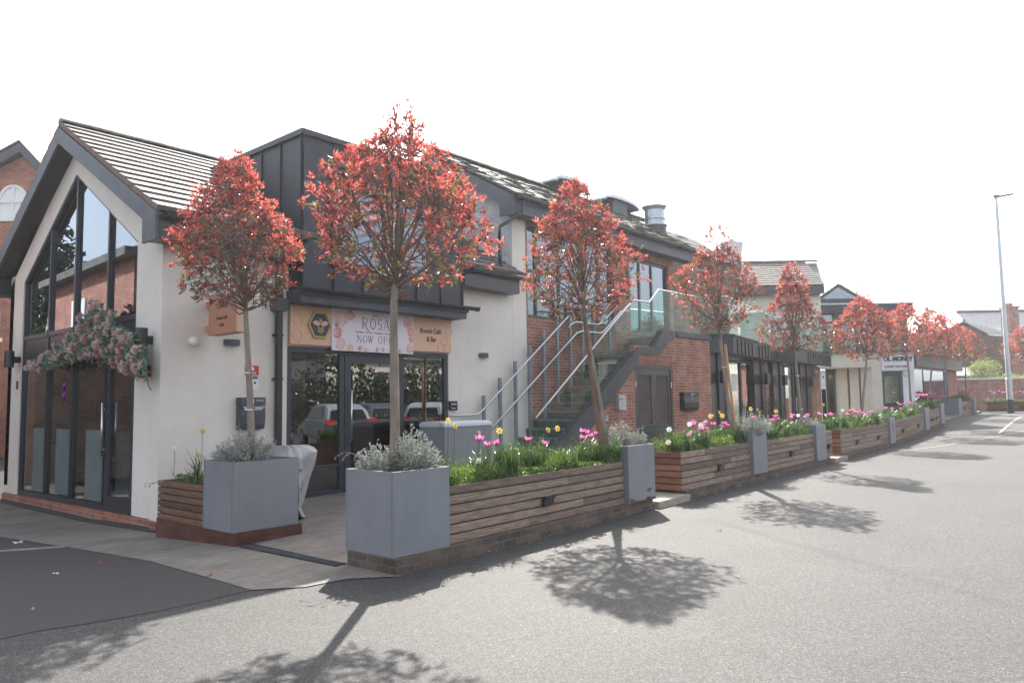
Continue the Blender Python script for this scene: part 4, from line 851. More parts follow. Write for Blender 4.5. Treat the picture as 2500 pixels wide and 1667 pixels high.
for (u, v, y), lb in (((400, 740, 9.2), 'black box wall lamp on the pier left of the paper notice'), ((1070, 775, 10.05), 'black box wall lamp between the two dark shop fronts'), ((1340, 795, 10.1), 'black box wall lamp left of the second dark doorway'), ((1755, 810, 10.45), 'black box wall lamp beside the brick pier with the bell box')):
    g = P7(u, v, y); t = thing('box_lamp', lb, 'wall lamp', (g.x, y, g.z), 'black box lamps on the canopied shops'); m = MB(); m.box(g.x-.13, g.x+.13, y-.1, y+.03, g.z-.2, g.z+.17); m.build('case', M['black'], t, bev=.01); m = MB(); m.box(g.x-.1, g.x+.1, y-.08, y+.0, g.z+.171, g.z+.176); m.build('lens', M['lightgrey'], t)
g = P7(1835, 680, 10.6); t = thing('bell_box', 'rounded grey bell box under the end of the dark canopy', 'alarm box', (g.x, 10.6, g.z)); m = MB(); m.pr([(g.x-.2, 10.6, g.z+.12), (g.x+.2, 10.6, g.z+.12), (g.x+.2, 10.6, g.z-.05), (g.x+.1, 10.6, g.z-.15), (g.x-.1, 10.6, g.z-.15), (g.x-.2, 10.6, g.z-.05)], (0,.15,0)); m.build('case', M['postgrey'], t, bev=.02); m = MB(); m.box(g.x-.12, g.x+.12, 10.59, 10.598, g.z-.04, g.z+.06); m.build('label_plate', M['lightgrey'], t)
a = P7(1905, 650, 10.3); b = P7(1980, 940, 10.3); t = thing('vertical_sign', 'narrow white upright sign with black lettering at the dark shop corner', 'sign', (a.x, 10.3, b.z)); m = MB(); m.box(a.x, b.x, 10.3, 10.36, b.z, a.z); m.build('board', M['signwhite'], t, bev=.005)
zc = (a.z+b.z)/2+.12; xc = (a.x+b.x)/2; m = MB(); n_ = 14
for k in range(n_): 
    A0 = math.pi*k/n_; A1 = math.pi*(k+1)/n_; m.bar((xc+.11*math.cos(A0), 10.297, zc+.1+.22*math.sin(A0)), (xc+.11*math.cos(A1), 10.297, zc+.1+.22*math.sin(A1)), .025, .004, up=(0,1,0)); m.bar((xc+.11*math.cos(A0), 10.297, zc-.22-.18*math.sin(A0)), (xc+.11*math.cos(A1), 10.297, zc-.22-.18*math.sin(A1)), .012, .004, up=(0,1,0))
m.build('emblem', M['navy'], t); text('hair', .16, (xc, 10.296, zc), (1,0,0), (0,0,1), M['navy'], t, off=.006, sx=.8)
# terrace deck and balustrade over the shops
t = thing('terrace_balustrade', 'long glass balustrade with steel rail round the upper terrace', 'balustrade', (19.2, 9.3, 3.4))
TP = [(19.12, 9.25), (19.8, 8.92), (22.6, 9.45), (25.9, 10.05), (27.8, 9.9), (33.0, 10.45), (34.2, 9.3), (38.2, 5.6+2.4)]
TP = [(19.12, 9.28), (19.85, 8.95), (22.6, 9.47), (25.9, 10.07), (28.3, 9.9), (32.6, 10.45)]
ge = [D(2023, 860, 33.3), D(2215, 860, 33.3)]; TP += [(ge[0].x, ge[0].y), (ge[1].x, ge[1].y)]
m = MB(); rl = MB()
for i in range(len(TP)-1):
    a = Vector((*TP[i], 0)); b = Vector((*TP[i+1], 0)); k = max(1, round((b-a).length/1.3)); off = .12 if i > 5 else 0
    for j in range(k):
        p = a.lerp(b, j/k+.004); q = a.lerp(b, (j+1)/k-.004); m.bar(p+Vector((0,0,3.92+off)), q+Vector((0,0,3.92+off)), .012, 1.02)
    rl.tube([a+Vector((0,0,4.46+off)), b+Vector((0,0,4.46+off))], .024, 8)
m.build('glass_panel', M['glassrail'], t); rl.build('top_rail', M['steel'], t)
m = MB(); m.pr([(19.15, 9.4, 3.30), (19.85, 9.1, 3.30), (22.6, 9.6, 3.30), (25.9, 10.2, 3.30), (32.6, 10.6, 3.30), (32.6, 14, 3.30), (19.15, 14, 3.30)], (0,0,.025)); m.build('deck', M['coping'], t)
# ---------------------------------------------------------------- blocks turned to face the street bend
TL = Matrix.Rotation(YAW-math.pi/2, 4, 'Z')     # local x = across, y = away
def lz(u, v, d): p = D(u, v, d); return p.dot(E1), p.z
def LB(par, name, mt, boxes, bev=0):
    m = MB(); m.T = TL
    for bx in boxes: m.box(*bx)
    return m.build(name, mt, par, bev=bev)
def LW(l, d, z=0): p = E1*l+E2*d; return (p.x, p.y, z)
d0 = 33.; l0 = lz(2010, 900, d0)[0]; l1 = lz(2152, 900, d0)[0]; l2 = lz(2231, 900, d0)[0]; zt = lz(2100, 862, d0)[1]; zb = lz(2100, 896.5, d0)[1]; gr = .3
cre = thing('cream_building', 'stone coloured rendered shop with a recessed black entrance on the bend', 'building', LW(l0, d0, gr))
lr0, lr1 = lz(2042, 950, d0)[0], lz(2130, 950, d0)[0]
LB(cre, 'wall', M['cream'], [(l0, l1, d0, d0+.4, zb, zt), (lr1, l1, d0, d0+.4, 0, zb-.002), (l0, lr0-.6, d0+.3, d0+.5, 0, zb-.002)])
LB(cre, 'roof_edge', M['coping'], [(l0-.3, l2+.05, d0-.12, d0+3, zt+.002, zt+.10)])
mm = [(lz(u, 950, d0)[0]) for u in (2083, 2097, 2100, 2112, 2115, 2130)]
m = MB(); m.T = TL
m.pr([(mm[0], d0+1.5, 0), (mm[1], d0+1.1, 0), (mm[1], d0+1.4, 0), (mm[0], d0+1.8, 0)], (0,0,zb-.01)); m.pr([(mm[2], d0+.95, 0), (mm[3], d0+.55, 0), (mm[3], d0+.85, 0), (mm[2], d0+1.25, 0)], (0,0,zb-.01)); m.pr([(mm[4], d0+.42, 0), (mm[5], d0+.05, 0), (mm[5], d0+.40, 0), (mm[4], d0+.7, 0)], (0,0,zb-.01))
m.build('splayed_reveal', [M['cream']], cre)
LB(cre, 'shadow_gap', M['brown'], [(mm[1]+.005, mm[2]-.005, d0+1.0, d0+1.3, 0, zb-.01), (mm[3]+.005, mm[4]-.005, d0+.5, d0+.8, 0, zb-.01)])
LB(cre, 'soffit', M['cream'], [(l0, mm[5], d0+.41, d0+1.8, zb, zb+.06)])
dl, dm, dr_ = lz(2018, 950, d0+1.7)[0], lz(2049, 950, d0+1.7)[0], lz(2084, 950, d0+1.7)[0]
f = LB(cre, 'entrance_door', M['black'], [(dl, dl+.12, d0+1.7, d0+1.8, .3, zb), (dm-.12, dm+.12, d0+1.7, d0+1.8, .3, zb-.2), (dr_-.1, dr_, d0+1.7, d0+1.8, .3, zb), (dl+.12, dr_-.1, d0+1.7, d0+1.8, zb-.19, zb)])
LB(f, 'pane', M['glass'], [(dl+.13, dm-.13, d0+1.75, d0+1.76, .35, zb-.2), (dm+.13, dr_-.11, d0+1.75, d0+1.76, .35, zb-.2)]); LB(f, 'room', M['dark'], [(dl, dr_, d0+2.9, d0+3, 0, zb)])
m = MB(); m.T = TL
for s in (-.07, .07): m.tube([(dm+s, d0+1.62, 1.0), (dm+s, d0+1.62, 1.75)], .018, 8)
m.build('handle', M['steel'], f)
# watch shop
wz0 = lz(2190, 905, d0)[1]; wa, wb = lz(2153, 950, d0)[0], lz(2201, 950, d0)[0]
wsh = thing('watch_shop', 'white fronted watch shop with black lettering beside the stone coloured building', 'building', LW(l1, d0, gr))
LB(wsh, 'fascia', M['white'], [(l1+.003, l2, d0-.06, d0+.3, wz0, zt)], .01); LB(wsh, 'wall', M['white'], [(wb+.08, l2, d0, d0+.3, 0, wz0-.003), (l2-.2, l2, d0+.3, d0+4, 0, zt)])
f = LB(wsh, 'shop_window', M['frame'], [(l1+.005, l1+.1, d0+.02, d0+.12, .5, wz0-.003), (wb-.05, wb+.075, d0+.02, d0+.12, .5, wz0-.003), (l1+.1, wb-.05, d0+.02, d0+.12, wz0-.25, wz0-.003)])
LB(f, 'pane', M['glass'], [(l1+.1, wb-.05, d0+.06, d0+.07, .5, wz0-.25)]); LB(f, 'room', M['dark'], [(l1, wb, d0+2, d0+2.1, 0, wz0)]); LB(f, 'display_stand', M['frost'], [(l1+.15, l1+.8, d0+.3, d0+.8, .4, 1.25)])
sgt = thing('shop_lettering', 'black raised shop lettering on the white watch shop fascia', 'sign', LW(l1, d0-.06, wz0+.3))
zf = (zt+wz0)/2; text('OL MONEY', .27, LW((l1+l2)/2+.0, d0-.075, zf+.12), E1, (0,0,1), M['navy'], sgt, off=.012, ext=.01, sx=.95); text('LUXURY WATCHES', .12, LW((l1+l2)/2-.1, d0-.07, zf-.22), E1, (0,0,1), M['navy'], sgt, off=.003, sx=.95)
g = lz(2213, 907, d0-.2); m = MB(); m.T = TL; 
for k in range(6): A0, A1 = math.pi/3*k, math.pi/3*(k+1); m.bar((g[0]+.16*math.cos(A0), d0-.2, g[1]-.05+.16*math.sin(A0)), (g[0]+.16*math.cos(A1), d0-.2, g[1]-.05+.16*math.sin(A1)), .04, .05, up=(0,1,0))
m.box(g[0]-.02, g[0]+.02, d0-.18, d0, g[1]+.08, g[1]+.12)
tag(m.build('hexagon_lamp', M['galv'], org=LW(g[0], d0-.2, g[1])), 'pale hexagonal ring lamp on the white watch shop pier', 'wall lamp')
# upper glazed storey
du = 35.; ua, ub = lz(1990, 800, du)[0], lz(2215, 800, du)[0]; uz1 = lz(2100, 745, du)[1]; uz0 = lz(2100, 858, du)[1]-.1
up_ = thing('glazed_upper_storey', 'dark framed glazed upper storey with a flat roof above the stone coloured shop', 'building', LW(ua, du, uz0))
LB(up_, 'roof', M['zinc'], [(ua, ub+.15, du-.35, du+5, uz1-.4, uz1)], .01); LB(up_, 'roof_cap', M['galv'], [(ua, ub+.2, du-.4, du+5, uz1+.003, uz1+.06)])
fr_ = [(lz(u, 800, du)[0]) for u in (1992, 2035, 2046, 2090, 2130, 2170, 2207)]
bxs = [(x_, x_+.16, du, du+.15, uz0, uz1-.403) for x_ in fr_]+[(ub-.25, ub, du-.01, du+5, uz0, uz1-.403)]
f = LB(up_, 'frame', M['frame'], bxs); LB(f, 'pane', M['glassup'], [(fr_[i]+.163, fr_[i+1]-.003, du+.07, du+.08, uz0, uz1-.41) for i in range(6)]); LB(up_, 'room', M['dim'], [(ua, ub-.3, du+2.5, du+2.6, uz0, uz1-.41)]); LB(f, 'transom', M['frame'], [(fr_[i]+.163, fr_[i+1]-.003, du+.02, du+.13, uz1-.85, uz1-.75) for i in range(6)])
# glazed pointed gable behind
dg = 37.; A = lz(2004, 724, dg); Bp = lz(2046.5, 694, dg); Cc = lz(2112, 731, dg); zl_ = lz(2050, 745, dg)[1]
gg = thing('pointed_rooflight', 'pointed glazed gable roof standing behind the flat roof', 'rooflight', LW(A[0], dg, zl_))
m = MB(); m.T = TL; W = .3; Am = ((A[0]+.0), A[1]); c2_ = (2*Bp[0]-A[0], A[1])
cr_ = (Cc[0], Cc[1])
m.pr([(A[0], dg, A[1]-.1), (Bp[0], dg, Bp[1]-.12), (Bp[0], dg, Bp[1]+.05), (A[0]-.15, dg, A[1]-.05)], (0,3,0)); m.pr([(cr_[0], dg, cr_[1]-.1), (Bp[0], dg, Bp[1]-.12), (Bp[0], dg, Bp[1]+.05), (cr_[0]+.15, dg, cr_[1]-.05)], (0,3,0)); m.box(A[0], cr_[0], dg+.02, dg+.2, zl_-.3, A[1]-.12)
m.build('roof', M['zinc'], gg); m = MB(); m.T = TL; m.pr([(A[0]+.1, dg+.05, A[1]-.11), (cr_[0]-.25, dg+.05, A[1]-.11), (Bp[0], dg+.05, Bp[1]-.14)], (0,.02,0)); m.build('pane', M['glassup'], gg); m = MB(); m.T = TL; m.pr([(A[0]+.1, dg+.5, A[1]-.11), (cr_[0]-.25, dg+.5, A[1]-.11), (Bp[0], dg+.5, Bp[1]-.14)], (0,.02,0)); m.build('blind', M['blind'], gg)
# tiled block behind terrace
dt = 33.5; e0, e1 = lz(1800, 699, dt), lz(2014, 697, dt); r1 = lz(1994, 640, dt+2.2); r0_ = lz(1815, 655, dt+2.2)
tb = thing('tiled_roof_building', 'cream walled building with a striped brown tile roof behind the terrace', 'building', LW(e0[0], dt, 3.3))
m = MB(); tiles(m, Vector(LW(e0[0], dt, e0[1])), Vector(LW(e1[0], dt, e0[1])), Vector(LW(0, 2.2, r1[1]-e0[1])), 11, .4, .004, .03, skip=lambda p: p.dot(E1) > e1[0]-(p.z-e0[1])/(r1[1]-e0[1])*(e1[0]-r1[0]))
m.pr([LW(e0[0], dt+.05, e0[1]-.03), LW(e1[0]-.02, dt+.05, e0[1]-.03), LW(r1[0], dt+2.2, r1[1]-.05), LW(e0[0], dt+2.2, r1[1]-.05)], (0,0,-.05)); ridge(m, LW(r0_[0], dt+2.2, r1[1]+.03), LW(r1[0], dt+2.2, r1[1]+.03), .12)
m.build('roof', M['tile'], tb)
LB(tb, 'eaves_box', M['upvc'], [(e0[0], e1[0]-.02, dt+.02, dt+.5, e0[1]-.38, e0[1]-.05)]); LB(tb, 'wall', M['cream'], [(e0[0], lz(2004, 750, dt+.5)[0], dt+.5, dt+.8, 3.3, e0[1]-.1)])
wv = lz(1895, 780, dt+.5); f = LB(tb, 'window', M['frame'], [(lz(1880, 780, dt+.5)[0], lz(1950, 780, dt+.5)[0], dt+.44, dt+.498, 3.4, 5.1)]); LB(f, 'pane', M['glassup'], [(lz(1880, 780, dt+.5)[0]+.08, lz(1950, 780, dt+.5)[0]-.08, dt+.42, dt+.438, 3.5, 5.0)])
# far glazed showroom with long canopy and brick pier
hz = .45; SYf = 8.35
far = thing('corner_showroom', 'far showroom with a long dark canopy, big reflective glass and a brick pier', 'building', (38.1, SYf, hz))
m = MB(); m.box(37.9, 49.0, SYf-.25, SYf+2.5, 2.9, 3.5); m.box(37.9, 49.05, SYf-.3, SYf+2.5, 3.503, 3.56); m.build('canopy', M['zinc'], far)
xg0 = PY(2229, 950, SYf+.1).x; xg1 = PY(2309, 950, SYf+.1).x; xp1 = PY(2338, 950, SYf).x
m = MB(); m.box(xg0, xg1, SYf+.1, SYf+.12, hz+.3, 2.88); f = m.build('shop_window', M['glassup'], far)
m = MB(); frame(m, xg0-.05, xg1+.05, hz, 2.897, SYf+.05, SYf+.098, .07); m.build('frame', M['galv'], f); m = MB(); m.box(xg0, xg1, SYf+.6, SYf+.62, hz, 2.88); m.build('blind', M['blind'], f)
m = MB(); m.box(xg1+.06, xp1, SYf, SYf+.5, 0, 2.897); m.build('brick_pier', M['brickplinth'], far)
# ---------------------------------------------------------------- PLANTERS
def row(x): return fy(x)-.02
def cube_planter(x, y, lb, z=None, s=.73, h=.80, rot=0, base_=True, dpt=None):
    dpt = dpt or s; z = gz(x)+.15 if z is None else z
    t = thing('cube_planter', lb, 'planter', (x+s/2, y+dpt/2, z), 'blue grey cube planters with a clipped tree each')
    m = MB(); w_ = .025
    m.box(x, x+s, y, y+w_, z, z+h); m.box(x, x+s, y+dpt-w_, y+dpt, z, z+h); m.box(x, x+w_, y+w_, y+dpt-w_, z, z+h); m.box(x+s-w_, x+s, y+w_, y+dpt-w_, z, z+h); m.box(x+w_, x+s-w_, y+w_, y+dpt-w_, z+.02, z+.06)
    m.build('box', M['planter'], t, bev=.004)
    m = MB(); n_ = 8; vs = []; fs = []
    for j in range(n_+1):
        for i in range(n_+1): vs.append((x+w_+(s-2*w_)*i/n_, y+w_+(dpt-2*w_)*j/n_, z+h-.07+R.uniform(-.012, .02)))
    fs = [(j*(n_+1)+i, j*(n_+1)+i+1, (j+1)*(n_+1)+i+1, (j+1)*(n_+1)+i) for j in range(n_) for i in range(n_)]
    m.add(vs, fs); m.build('soil', M['soil'], t, recalc=False)
    return t
def timber_planter(a, b, lb, z0, h=.58, dep=.66, nb=6, endL='woodred', mt='wood', lights=(), name='timber_planter'):
    a = Vector((*a, 0)); b = Vector((*b, 0)); d = (b-a).normalized(); s = Vector((-d.y, d.x, 0)); Ln = (b-a).length
    t = thing(name, lb, 'planter', (a.x, a.y, z0), 'slatted timber planters along the road'); za = lambda p: gz(p.x)+z0
    m = MB(); q = lambda l, w_, z: (lambda P: (P.x, P.y, gz(P.x)+z0+z))(a+d*l+s*w_)
    m.pr([q(.02,.022,0), q(Ln-.02,.022,0), q(Ln-.02,dep-.022,0), q(.02,dep-.022,0)], (0,0,h-.04)); m.build('liner', M['black'], t)
    m = MB(); bh = h/nb; sls = [MB(), MB()]
    for k in range(nb):
        z = k*bh+.006; hh = bh-.017
        cuts = [0]+sorted(R.uniform(.8, Ln-.6) for _ in range(1 if Ln < 5 else 2))+[Ln] if R.random() < .8 else [0, Ln]
        for c0, c1_ in zip(cuts, cuts[1:]):
            j = R.uniform(-.002, .003)
            m.add([q(c0+.002, j, z), q(c1_-.002, j, z), q(c1_-.002, .02, z), q(c0+.002, .02, z), q(c0+.002, j, z+hh), q(c1_-.002, j, z+hh), q(c1_-.002, .02, z+hh), q(c0+.002, .02, z+hh)], [(3,2,1,0),(4,5,6,7),(0,1,5,4),(1,2,6,5),(2,3,7,6),(3,0,4,7)])
        m.add([q(0, dep-.02, z), q(Ln, dep-.02, z), q(Ln, dep, z), q(0, dep, z), q(0, dep-.02, z+hh), q(Ln, dep-.02, z+hh), q(Ln, dep, z+hh), q(0, dep, z+hh)], [(3,2,1,0),(4,5,6,7),(0,1,5,4),(1,2,6,5),(2,3,7,6),(3,0,4,7)])
        for sl, (l0_, l1_) in zip(sls, ((.0, .019), (Ln-.019, Ln))):
            sl.add([q(l0_, .021, z), q(l1_, .021, z), q(l1_, dep-.021, z), q(l0_, dep-.021, z), q(l0_, .021, z+hh), q(l1_, .021, z+hh), q(l1_, dep-.021, z+hh), q(l0_, dep-.021, z+hh)], [(3,2,1,0),(4,5,6,7),(0,1,5,4),(1,2,6,5),(2,3,7,6),(3,0,4,7)])
    m.build('front_boards', M[mt], t, bev=.002); [sl.build('end_boards', M[endL], t, bev=.002) for sl in sls]
    m = MB(); m.pr([q(.025,.025,h-.035), q(Ln-.025,.025,h-.035), q(Ln-.025,dep-.025,h-.035), q(.025,dep-.025,h-.035)], (0,0,.01)); m.build('soil', M['soil'], t)
    for l in lights:
        m = MB(); p0 = q(l-.085,-.001,h*.45); P = [Vector(q(l-.1,-.003,h*.42)), Vector(q(l+.1,-.003,h*.42))]
        m.bar(P[0]-s*.025, P[1]-s*.025, .045, .10, up=(0,0,1)); m.bar(P[0]-s*.06+Vector((0,0,.045)), P[1]-s*.06+Vector((0,0,.045)), .03, .02, up=(0,0,1)); m.build('step_light', M['black'], t, bev=.004)
    return t
# low brick walls the planters stand on
def base_wall(pts, lb, mt, back=.66, h=.15, proud=.03):
    t = thing('planter_base_wall', lb, 'low wall', (pts[0][0], pts[0][1], 0), 'low brick walls under the planters'); m = MB()
    for (x0, y0), (x1, y1) in zip(pts, pts[1:]):
        k = max(1, int(abs(x1-x0)/2))
        for i in range(k):
            xa, ya, xb, yb__ = x0+(x1-x0)*i/k, y0+(y1-y0)*i/k, x0+(x1-x0)*(i+1)/k, y0+(y1-y0)*(i+1)/k
            m.add([(xa, ya-proud, gz(xa)-.05), (xb, yb__-proud, gz(xb)-.05), (xb, yb__+back, gz(xb)-.05), (xa, ya+back, gz(xa)-.05), (xa, ya-proud, gz(xa)+h), (xb, yb__-proud, gz(xb)+h), (xb, yb__+back, gz(xb)+h), (xa, ya+back, gz(xa)+h)], [(3,2,1,0),(4,5,6,7),(0,1,5,4),(1,2,6,5),(2,3,7,6),(3,0,4,7)])
            m.add([(xa, ya-proud-.015, gz(xa)-.05), (xb, yb__-proud-.015, gz(xb)-.05), (xb, yb__-proud, gz(xb)-.05), (xa, ya-proud, gz(xa)-.05), (xa, ya-proud-.015, gz(xa)+h-.08), (xb, yb__-proud-.015, gz(xb)+h-.08), (xb, yb__-proud, gz(xb)+h-.08), (xa, ya-proud, gz(xa)+h-.08)], [(3,2,1,0),(4,5,6,7),(0,1,5,4),(1,2,6,5),(2,3,7,6),(3,0,4,7)])
    m.build('brickwork', M[mt], t)
fxr = lambda x: 5.50+(x-4.6)*.035 if x < 19 else 6.06+(x-19.5)*.036
pc1 = (4.61, 5.46); 
base_wall([(4.60, 5.46), (9.68, fxr(9.68))], 'mossy dark brick base under the nearest planters by the road', 'brickdark', .70)
base_wall([(10.78, fxr(10.78)), (18.6, fxr(18.6))], 'mossy dark brick base under the second run of timber planters', 'brickdark')
base_wall([(19.85, fxr(19.85)), (34.9, fxr(34.9))], 'brick base under the long third run of timber planters', 'brickdark')
t = thing('planter_base_wall', 'damp maroon brick base under the planters at the shop corner', 'low wall', (4.42, 8.0, 0), 'low brick walls under the planters')
m = MB(); m.box(4.40, 5.28, 7.98, 9.98, -.2, .155); m.build('brickwork', M['brickdamp'], t)
A1 = timber_planter((5.37, fxr(5.37)+.01), (8.93, fxr(8.93)+.01), 'slatted timber planter of tulips between the two nearest grey cubes', .15, .60, .64, lights=(1.72,))
B1 = timber_planter((10.72, fxr(10.72)), (13.6, fxr(13.6)), 'slatted timber planter opposite the louvred doors, its end boards reddish', .14, .62, .66, lights=(1.45,))
B2 = timber_planter((14.3, fxr(14.3)), (17.5, fxr(17.5)), 'slatted timber planter between the second and third grey piers of the middle run', .14, .62, .66, lights=(1.6,))
B3 = timber_planter((18.2, fxr(18.2)), (18.95, fxr(18.95)), 'short slatted timber planter at the end of the middle run', .14, .62, .66, lights=(.38,))
C1 = timber_planter((19.85, fxr(19.85)), (25.1, fxr(25.1)), 'long slatted timber planter in front of the dark shops, its end boards reddish', .08, .66, .66, lights=(1.5, 3.9))
C2 = timber_planter((25.75, fxr(25.75)), (30.9, fxr(30.9)), 'long slatted timber planter in front of the stone coloured entrance', .10, .66, .66, lights=(1.5, 4.0))
C3 = timber_planter((31.6, fxr(31.6)), (34.3, fxr(34.3)), 'slatted timber planter before the white watch shop', .12, .66, .66, lights=(.9, 1.9))
D1 = timber_planter((42.1, 7.15), (45.3, 7.2), 'far slatted timber planter before the brick pier of the showroom', .1, .64, .66, lights=(1., 2.4))
_p = D(2411, 1000, 42); ea = (_p.x, _p.y); eb = (_p.x+E1.x*7, _p.y+E1.y*7)
E1p = timber_planter(ea, eb, 'far slatted timber planter behind the lamp post at the garden wall', .06, .60, .7, lights=(2,), endL='woodbrown', mt='woodbrown')
S1 = timber_planter((4.42, 9.0), (4.42+.0001, 9.0), 'x', .15) if 0 else None
t = thing('timber_planter', 'brown slatted timber planter against the cream corner, partly behind a grey cube', 'planter', (4.42, 8.8, .15), 'slatted timber planters along the road')
m = MB(); sb_ = MB(); hh = .50; nb = 6
for k in range(nb):
    z = .157+k*hh/nb; sb_.box(4.40, 4.42, 8.72, 9.95, z, z+hh/nb-.014); sb_.box(4.421, 5.2, 9.93, 9.95, z, z+hh/nb-.014); m.box(4.421, 5.2, 8.72, 8.74, z, z+hh/nb-.014)
sb_.build('side_boards', M['woodbrown'], t, bev=.002); m.build('end_boards', M['woodbrown'], t); m = MB(); m.box(4.422, 5.2, 8.745, 9.925, .157, .625); m.build('liner', M['black'], t); m = MB(); m.box(4.425, 5.19, 8.75, 9.92, .627, .64); m.build('soil', M['soil'], t)
cube_planter(4.61, 5.47, 'largest nearest grey cube planter standing at the road corner', .15, .74, .80)
cube_planter(4.38, 8.0, 'grey cube planter by the cream wall on a damp brick base', .155, .86, .80, dpt=.70)
cube_planter(8.95, fxr(8.95)-.06, 'grey cube planter with a chipped lower edge at the forecourt gap', .15, .72, .80)
cube_planter(13.62, fxr(13.62)-.06, 'grey cube planter rising between the first two timber planters of the middle run', .15, .66, .82)
cube_planter(17.52, fxr(17.52)-.06, 'grey cube planter near the end of the middle timber run', .12, .66, .82)
cube_planter(25.12, fxr(25.12)-.06, 'grey cube planter with a scribbled mark between two long timber planters', gz(25.4)+.1, .62, .80)
cube_planter(30.92, fxr(30.92)-.06, 'grey cube planter before the white watch shop', gz(31)+.12, .66, .82)
cube_planter(34.32, fxr(34.32)-.06, 'grey cube planter at the end of the third timber run', gz(34.3)+.12, .66, .82)
cube_planter(41.4, 7.1, 'grey cube planter standing before the far showroom glass', gz(41)+.08, .68, .82)
cube_planter(45.4, 7.1, 'farthest grey cube planter left of the last timber planter', gz(45)+.08, .66, .82)
# scribble on one planter
m = MB(); sx_, sy_, sz_ = 25.3, fxr(25.12)-.063, gz(25.4)+.6
for a, b in (((0,.1),(.12,.0)), ((.02,-.02),(.13,.06)), ((.05,.14),(.07,-.1)), ((.16,.1),(.28,.1)), ((.28,.1),(.2,-.12))): m.bar((sx_+a[0], sy_, sz_+a[1]), (sx_+b[0], sy_, sz_+b[1]), .014, .003, up=(0,1,0))
sc_ = [o for o in C.objects if o.name.startswith('cube_planter') and 'scribbled' in o['label']][0]
m.build('scribble', M['brown'], sc_)
# chipped paint at the planter corner
ch = [o for o in C.objects if o.name.startswith('cube_planter') and 'chipped' in o['label']][0]
m = MB(); xx, yy = 8.95, fxr(8.95)-.0625
m.poly([(xx+.02, yy, .152), (xx+.72, yy, .152), (xx+.70, yy, .20), (xx+.6, yy, .185), (xx+.5, yy, .21), (xx+.42, yy, .17), (xx+.2, yy, .175), (xx+.12, yy, .20), (xx+.02, yy, .23)])
m.poly([(xx+.45, yy, .29), (xx+.56, yy, .33), (xx+.62, yy, .31), (xx+.55, yy, .27)]); m.build('chipped_patch', M['brickdark'], ch, recalc=False)
# ---------------------------------------------------------------- crumpled cover
t = thing('plastic_cover', 'crumpled grey plastic cover over a stand behind the left grey cube', 'cover', (6.1, 8.9, .08))
m = MB(); nu, nv = 26, 30
redge = [(1085,752),(1092,770),(1102,775),(1120,771),(1140,766),(1165,757),(1195,749),(1225,741),(1240,735),(1262,746)]
def re_(v):
    for (va, ua), (vb, ub) in zip(redge, redge[1:]):
        if v <= vb: return ua+(ub-ua)*(v-va)/(vb-va)
    return redge[-1][1]
def fold(a, b):
    f = 0
    for k, (c_, sl_, w_, am) in enumerate(((.30,.10,.10,.09), (.55,-.12,.07,.08), (.78,.16,.06,.07), (.12,-.05,.08,.06), (.92,-.22,.05,.05))): f += am*1.7*max(0, 1-abs(a-c_-sl_*(b-.5))/w_)*min(1, .25+b*1.3)
    return f+.03*math.sin(9*a+5*b)+.025*math.sin(17*b+6*a)
def cpt(a, b, back):
    v = 1085+8*math.sin(a*3.1)*0+(7*(1-a)**1.5 if b < .15 else 0)+177*b; lft = 600+95*b; u = lft+(re_(v)-lft)*a; d_ = 10.25-fold(a, b)+(.42-.2*b if back else 0)+(-.10*math.cos(a*3.1)*0); rim = (1-(2*a-1)**6)
    return D(u, v, (10.4-.0*b)+((d_-10.4) if not back else (.12+.3*(1-b)))*rim)
for back in (0, 1):
    b0 = len(m.v); m.v += [tuple(cpt(i/nu, j/nv, back)) for j in range(nv+1) for i in range(nu+1)]
    q_ = [(b0+j*(nu+1)+i, b0+j*(nu+1)+i+1, b0+(j+1)*(nu+1)+i+1, b0+(j+1)*(nu+1)+i) for j in range(nv) for i in range(nu)]; m.f += q_; m.m += [0]*len(q_)
n1_ = (nu+1)*(nv+1); q_ = [(i, i+1, n1_+i+1, n1_+i) for i in range(nu)]+[(nv*(nu+1)+i, nv*(nu+1)+i+1, n1_+nv*(nu+1)+i+1, n1_+nv*(nu+1)+i) for i in range(nu)]+[(j*(nu+1)+nu, (j+1)*(nu+1)+nu, n1_+(j+1)*(nu+1)+nu, n1_+j*(nu+1)+nu) for j in range(nv)]+[(j*(nu+1), (j+1)*(nu+1), n1_+(j+1)*(nu+1), n1_+j*(nu+1)) for j in range(nv)]
m.f += q_; m.m += [0]*len(q_)
m.build('sheet', M['cover'], t, smooth=False)
text('dor', .10, D(727, 1148, 10.05), E1, (0,0,1), M['navy'], t, sx=1.0)
# ---------------------------------------------------------------- lamp post, garden wall, far houses
lp = D(2468, 1002, 41); lx, ly, lzb = lp.x, lp.y, gz(lp.x)
tp = D(2436, 484, 41)
t = thing('lamp_post', 'tall galvanised street lamp rising in front of the far timber planter', 'street lamp', (lx, ly, lzb))
H = D(2436, 484, 41).z
m = MB(); m.tube([(lx, ly, lzb-.05), (lx, ly, lzb+.75)], .16, 14); m.build('black_base', M['black'], t, smooth=False)
m = MB(); m.tube([(lx, ly, lzb+.751), (lx, ly, lzb+1.9), (lx, ly, lzb+1.95), (lx, ly, lzb+2.1), (lx, ly, H-.5), (lx, ly, H)], [.155,.155,.12,.12,.085,.06], 14); m.build('column', M['galv'], t, smooth=False)
m = MB(); e = E1; m.tube([Vector((lx, ly, H))-e*.12, Vector((lx, ly, H+.1))+e*.3], .05, 8); m.build('bracket', M['galv'], t)
m = MB(); P = Vector((lx, ly, H+.12)); m.bar(P+e*.2+Vector((0,0,-.02)), P+e*.95+Vector((0,0,.1)), .28, .07); m.bar(P-e*.15, P+e*.2, .12, .1); m.build('lantern', M['black'], t, bev=.02)
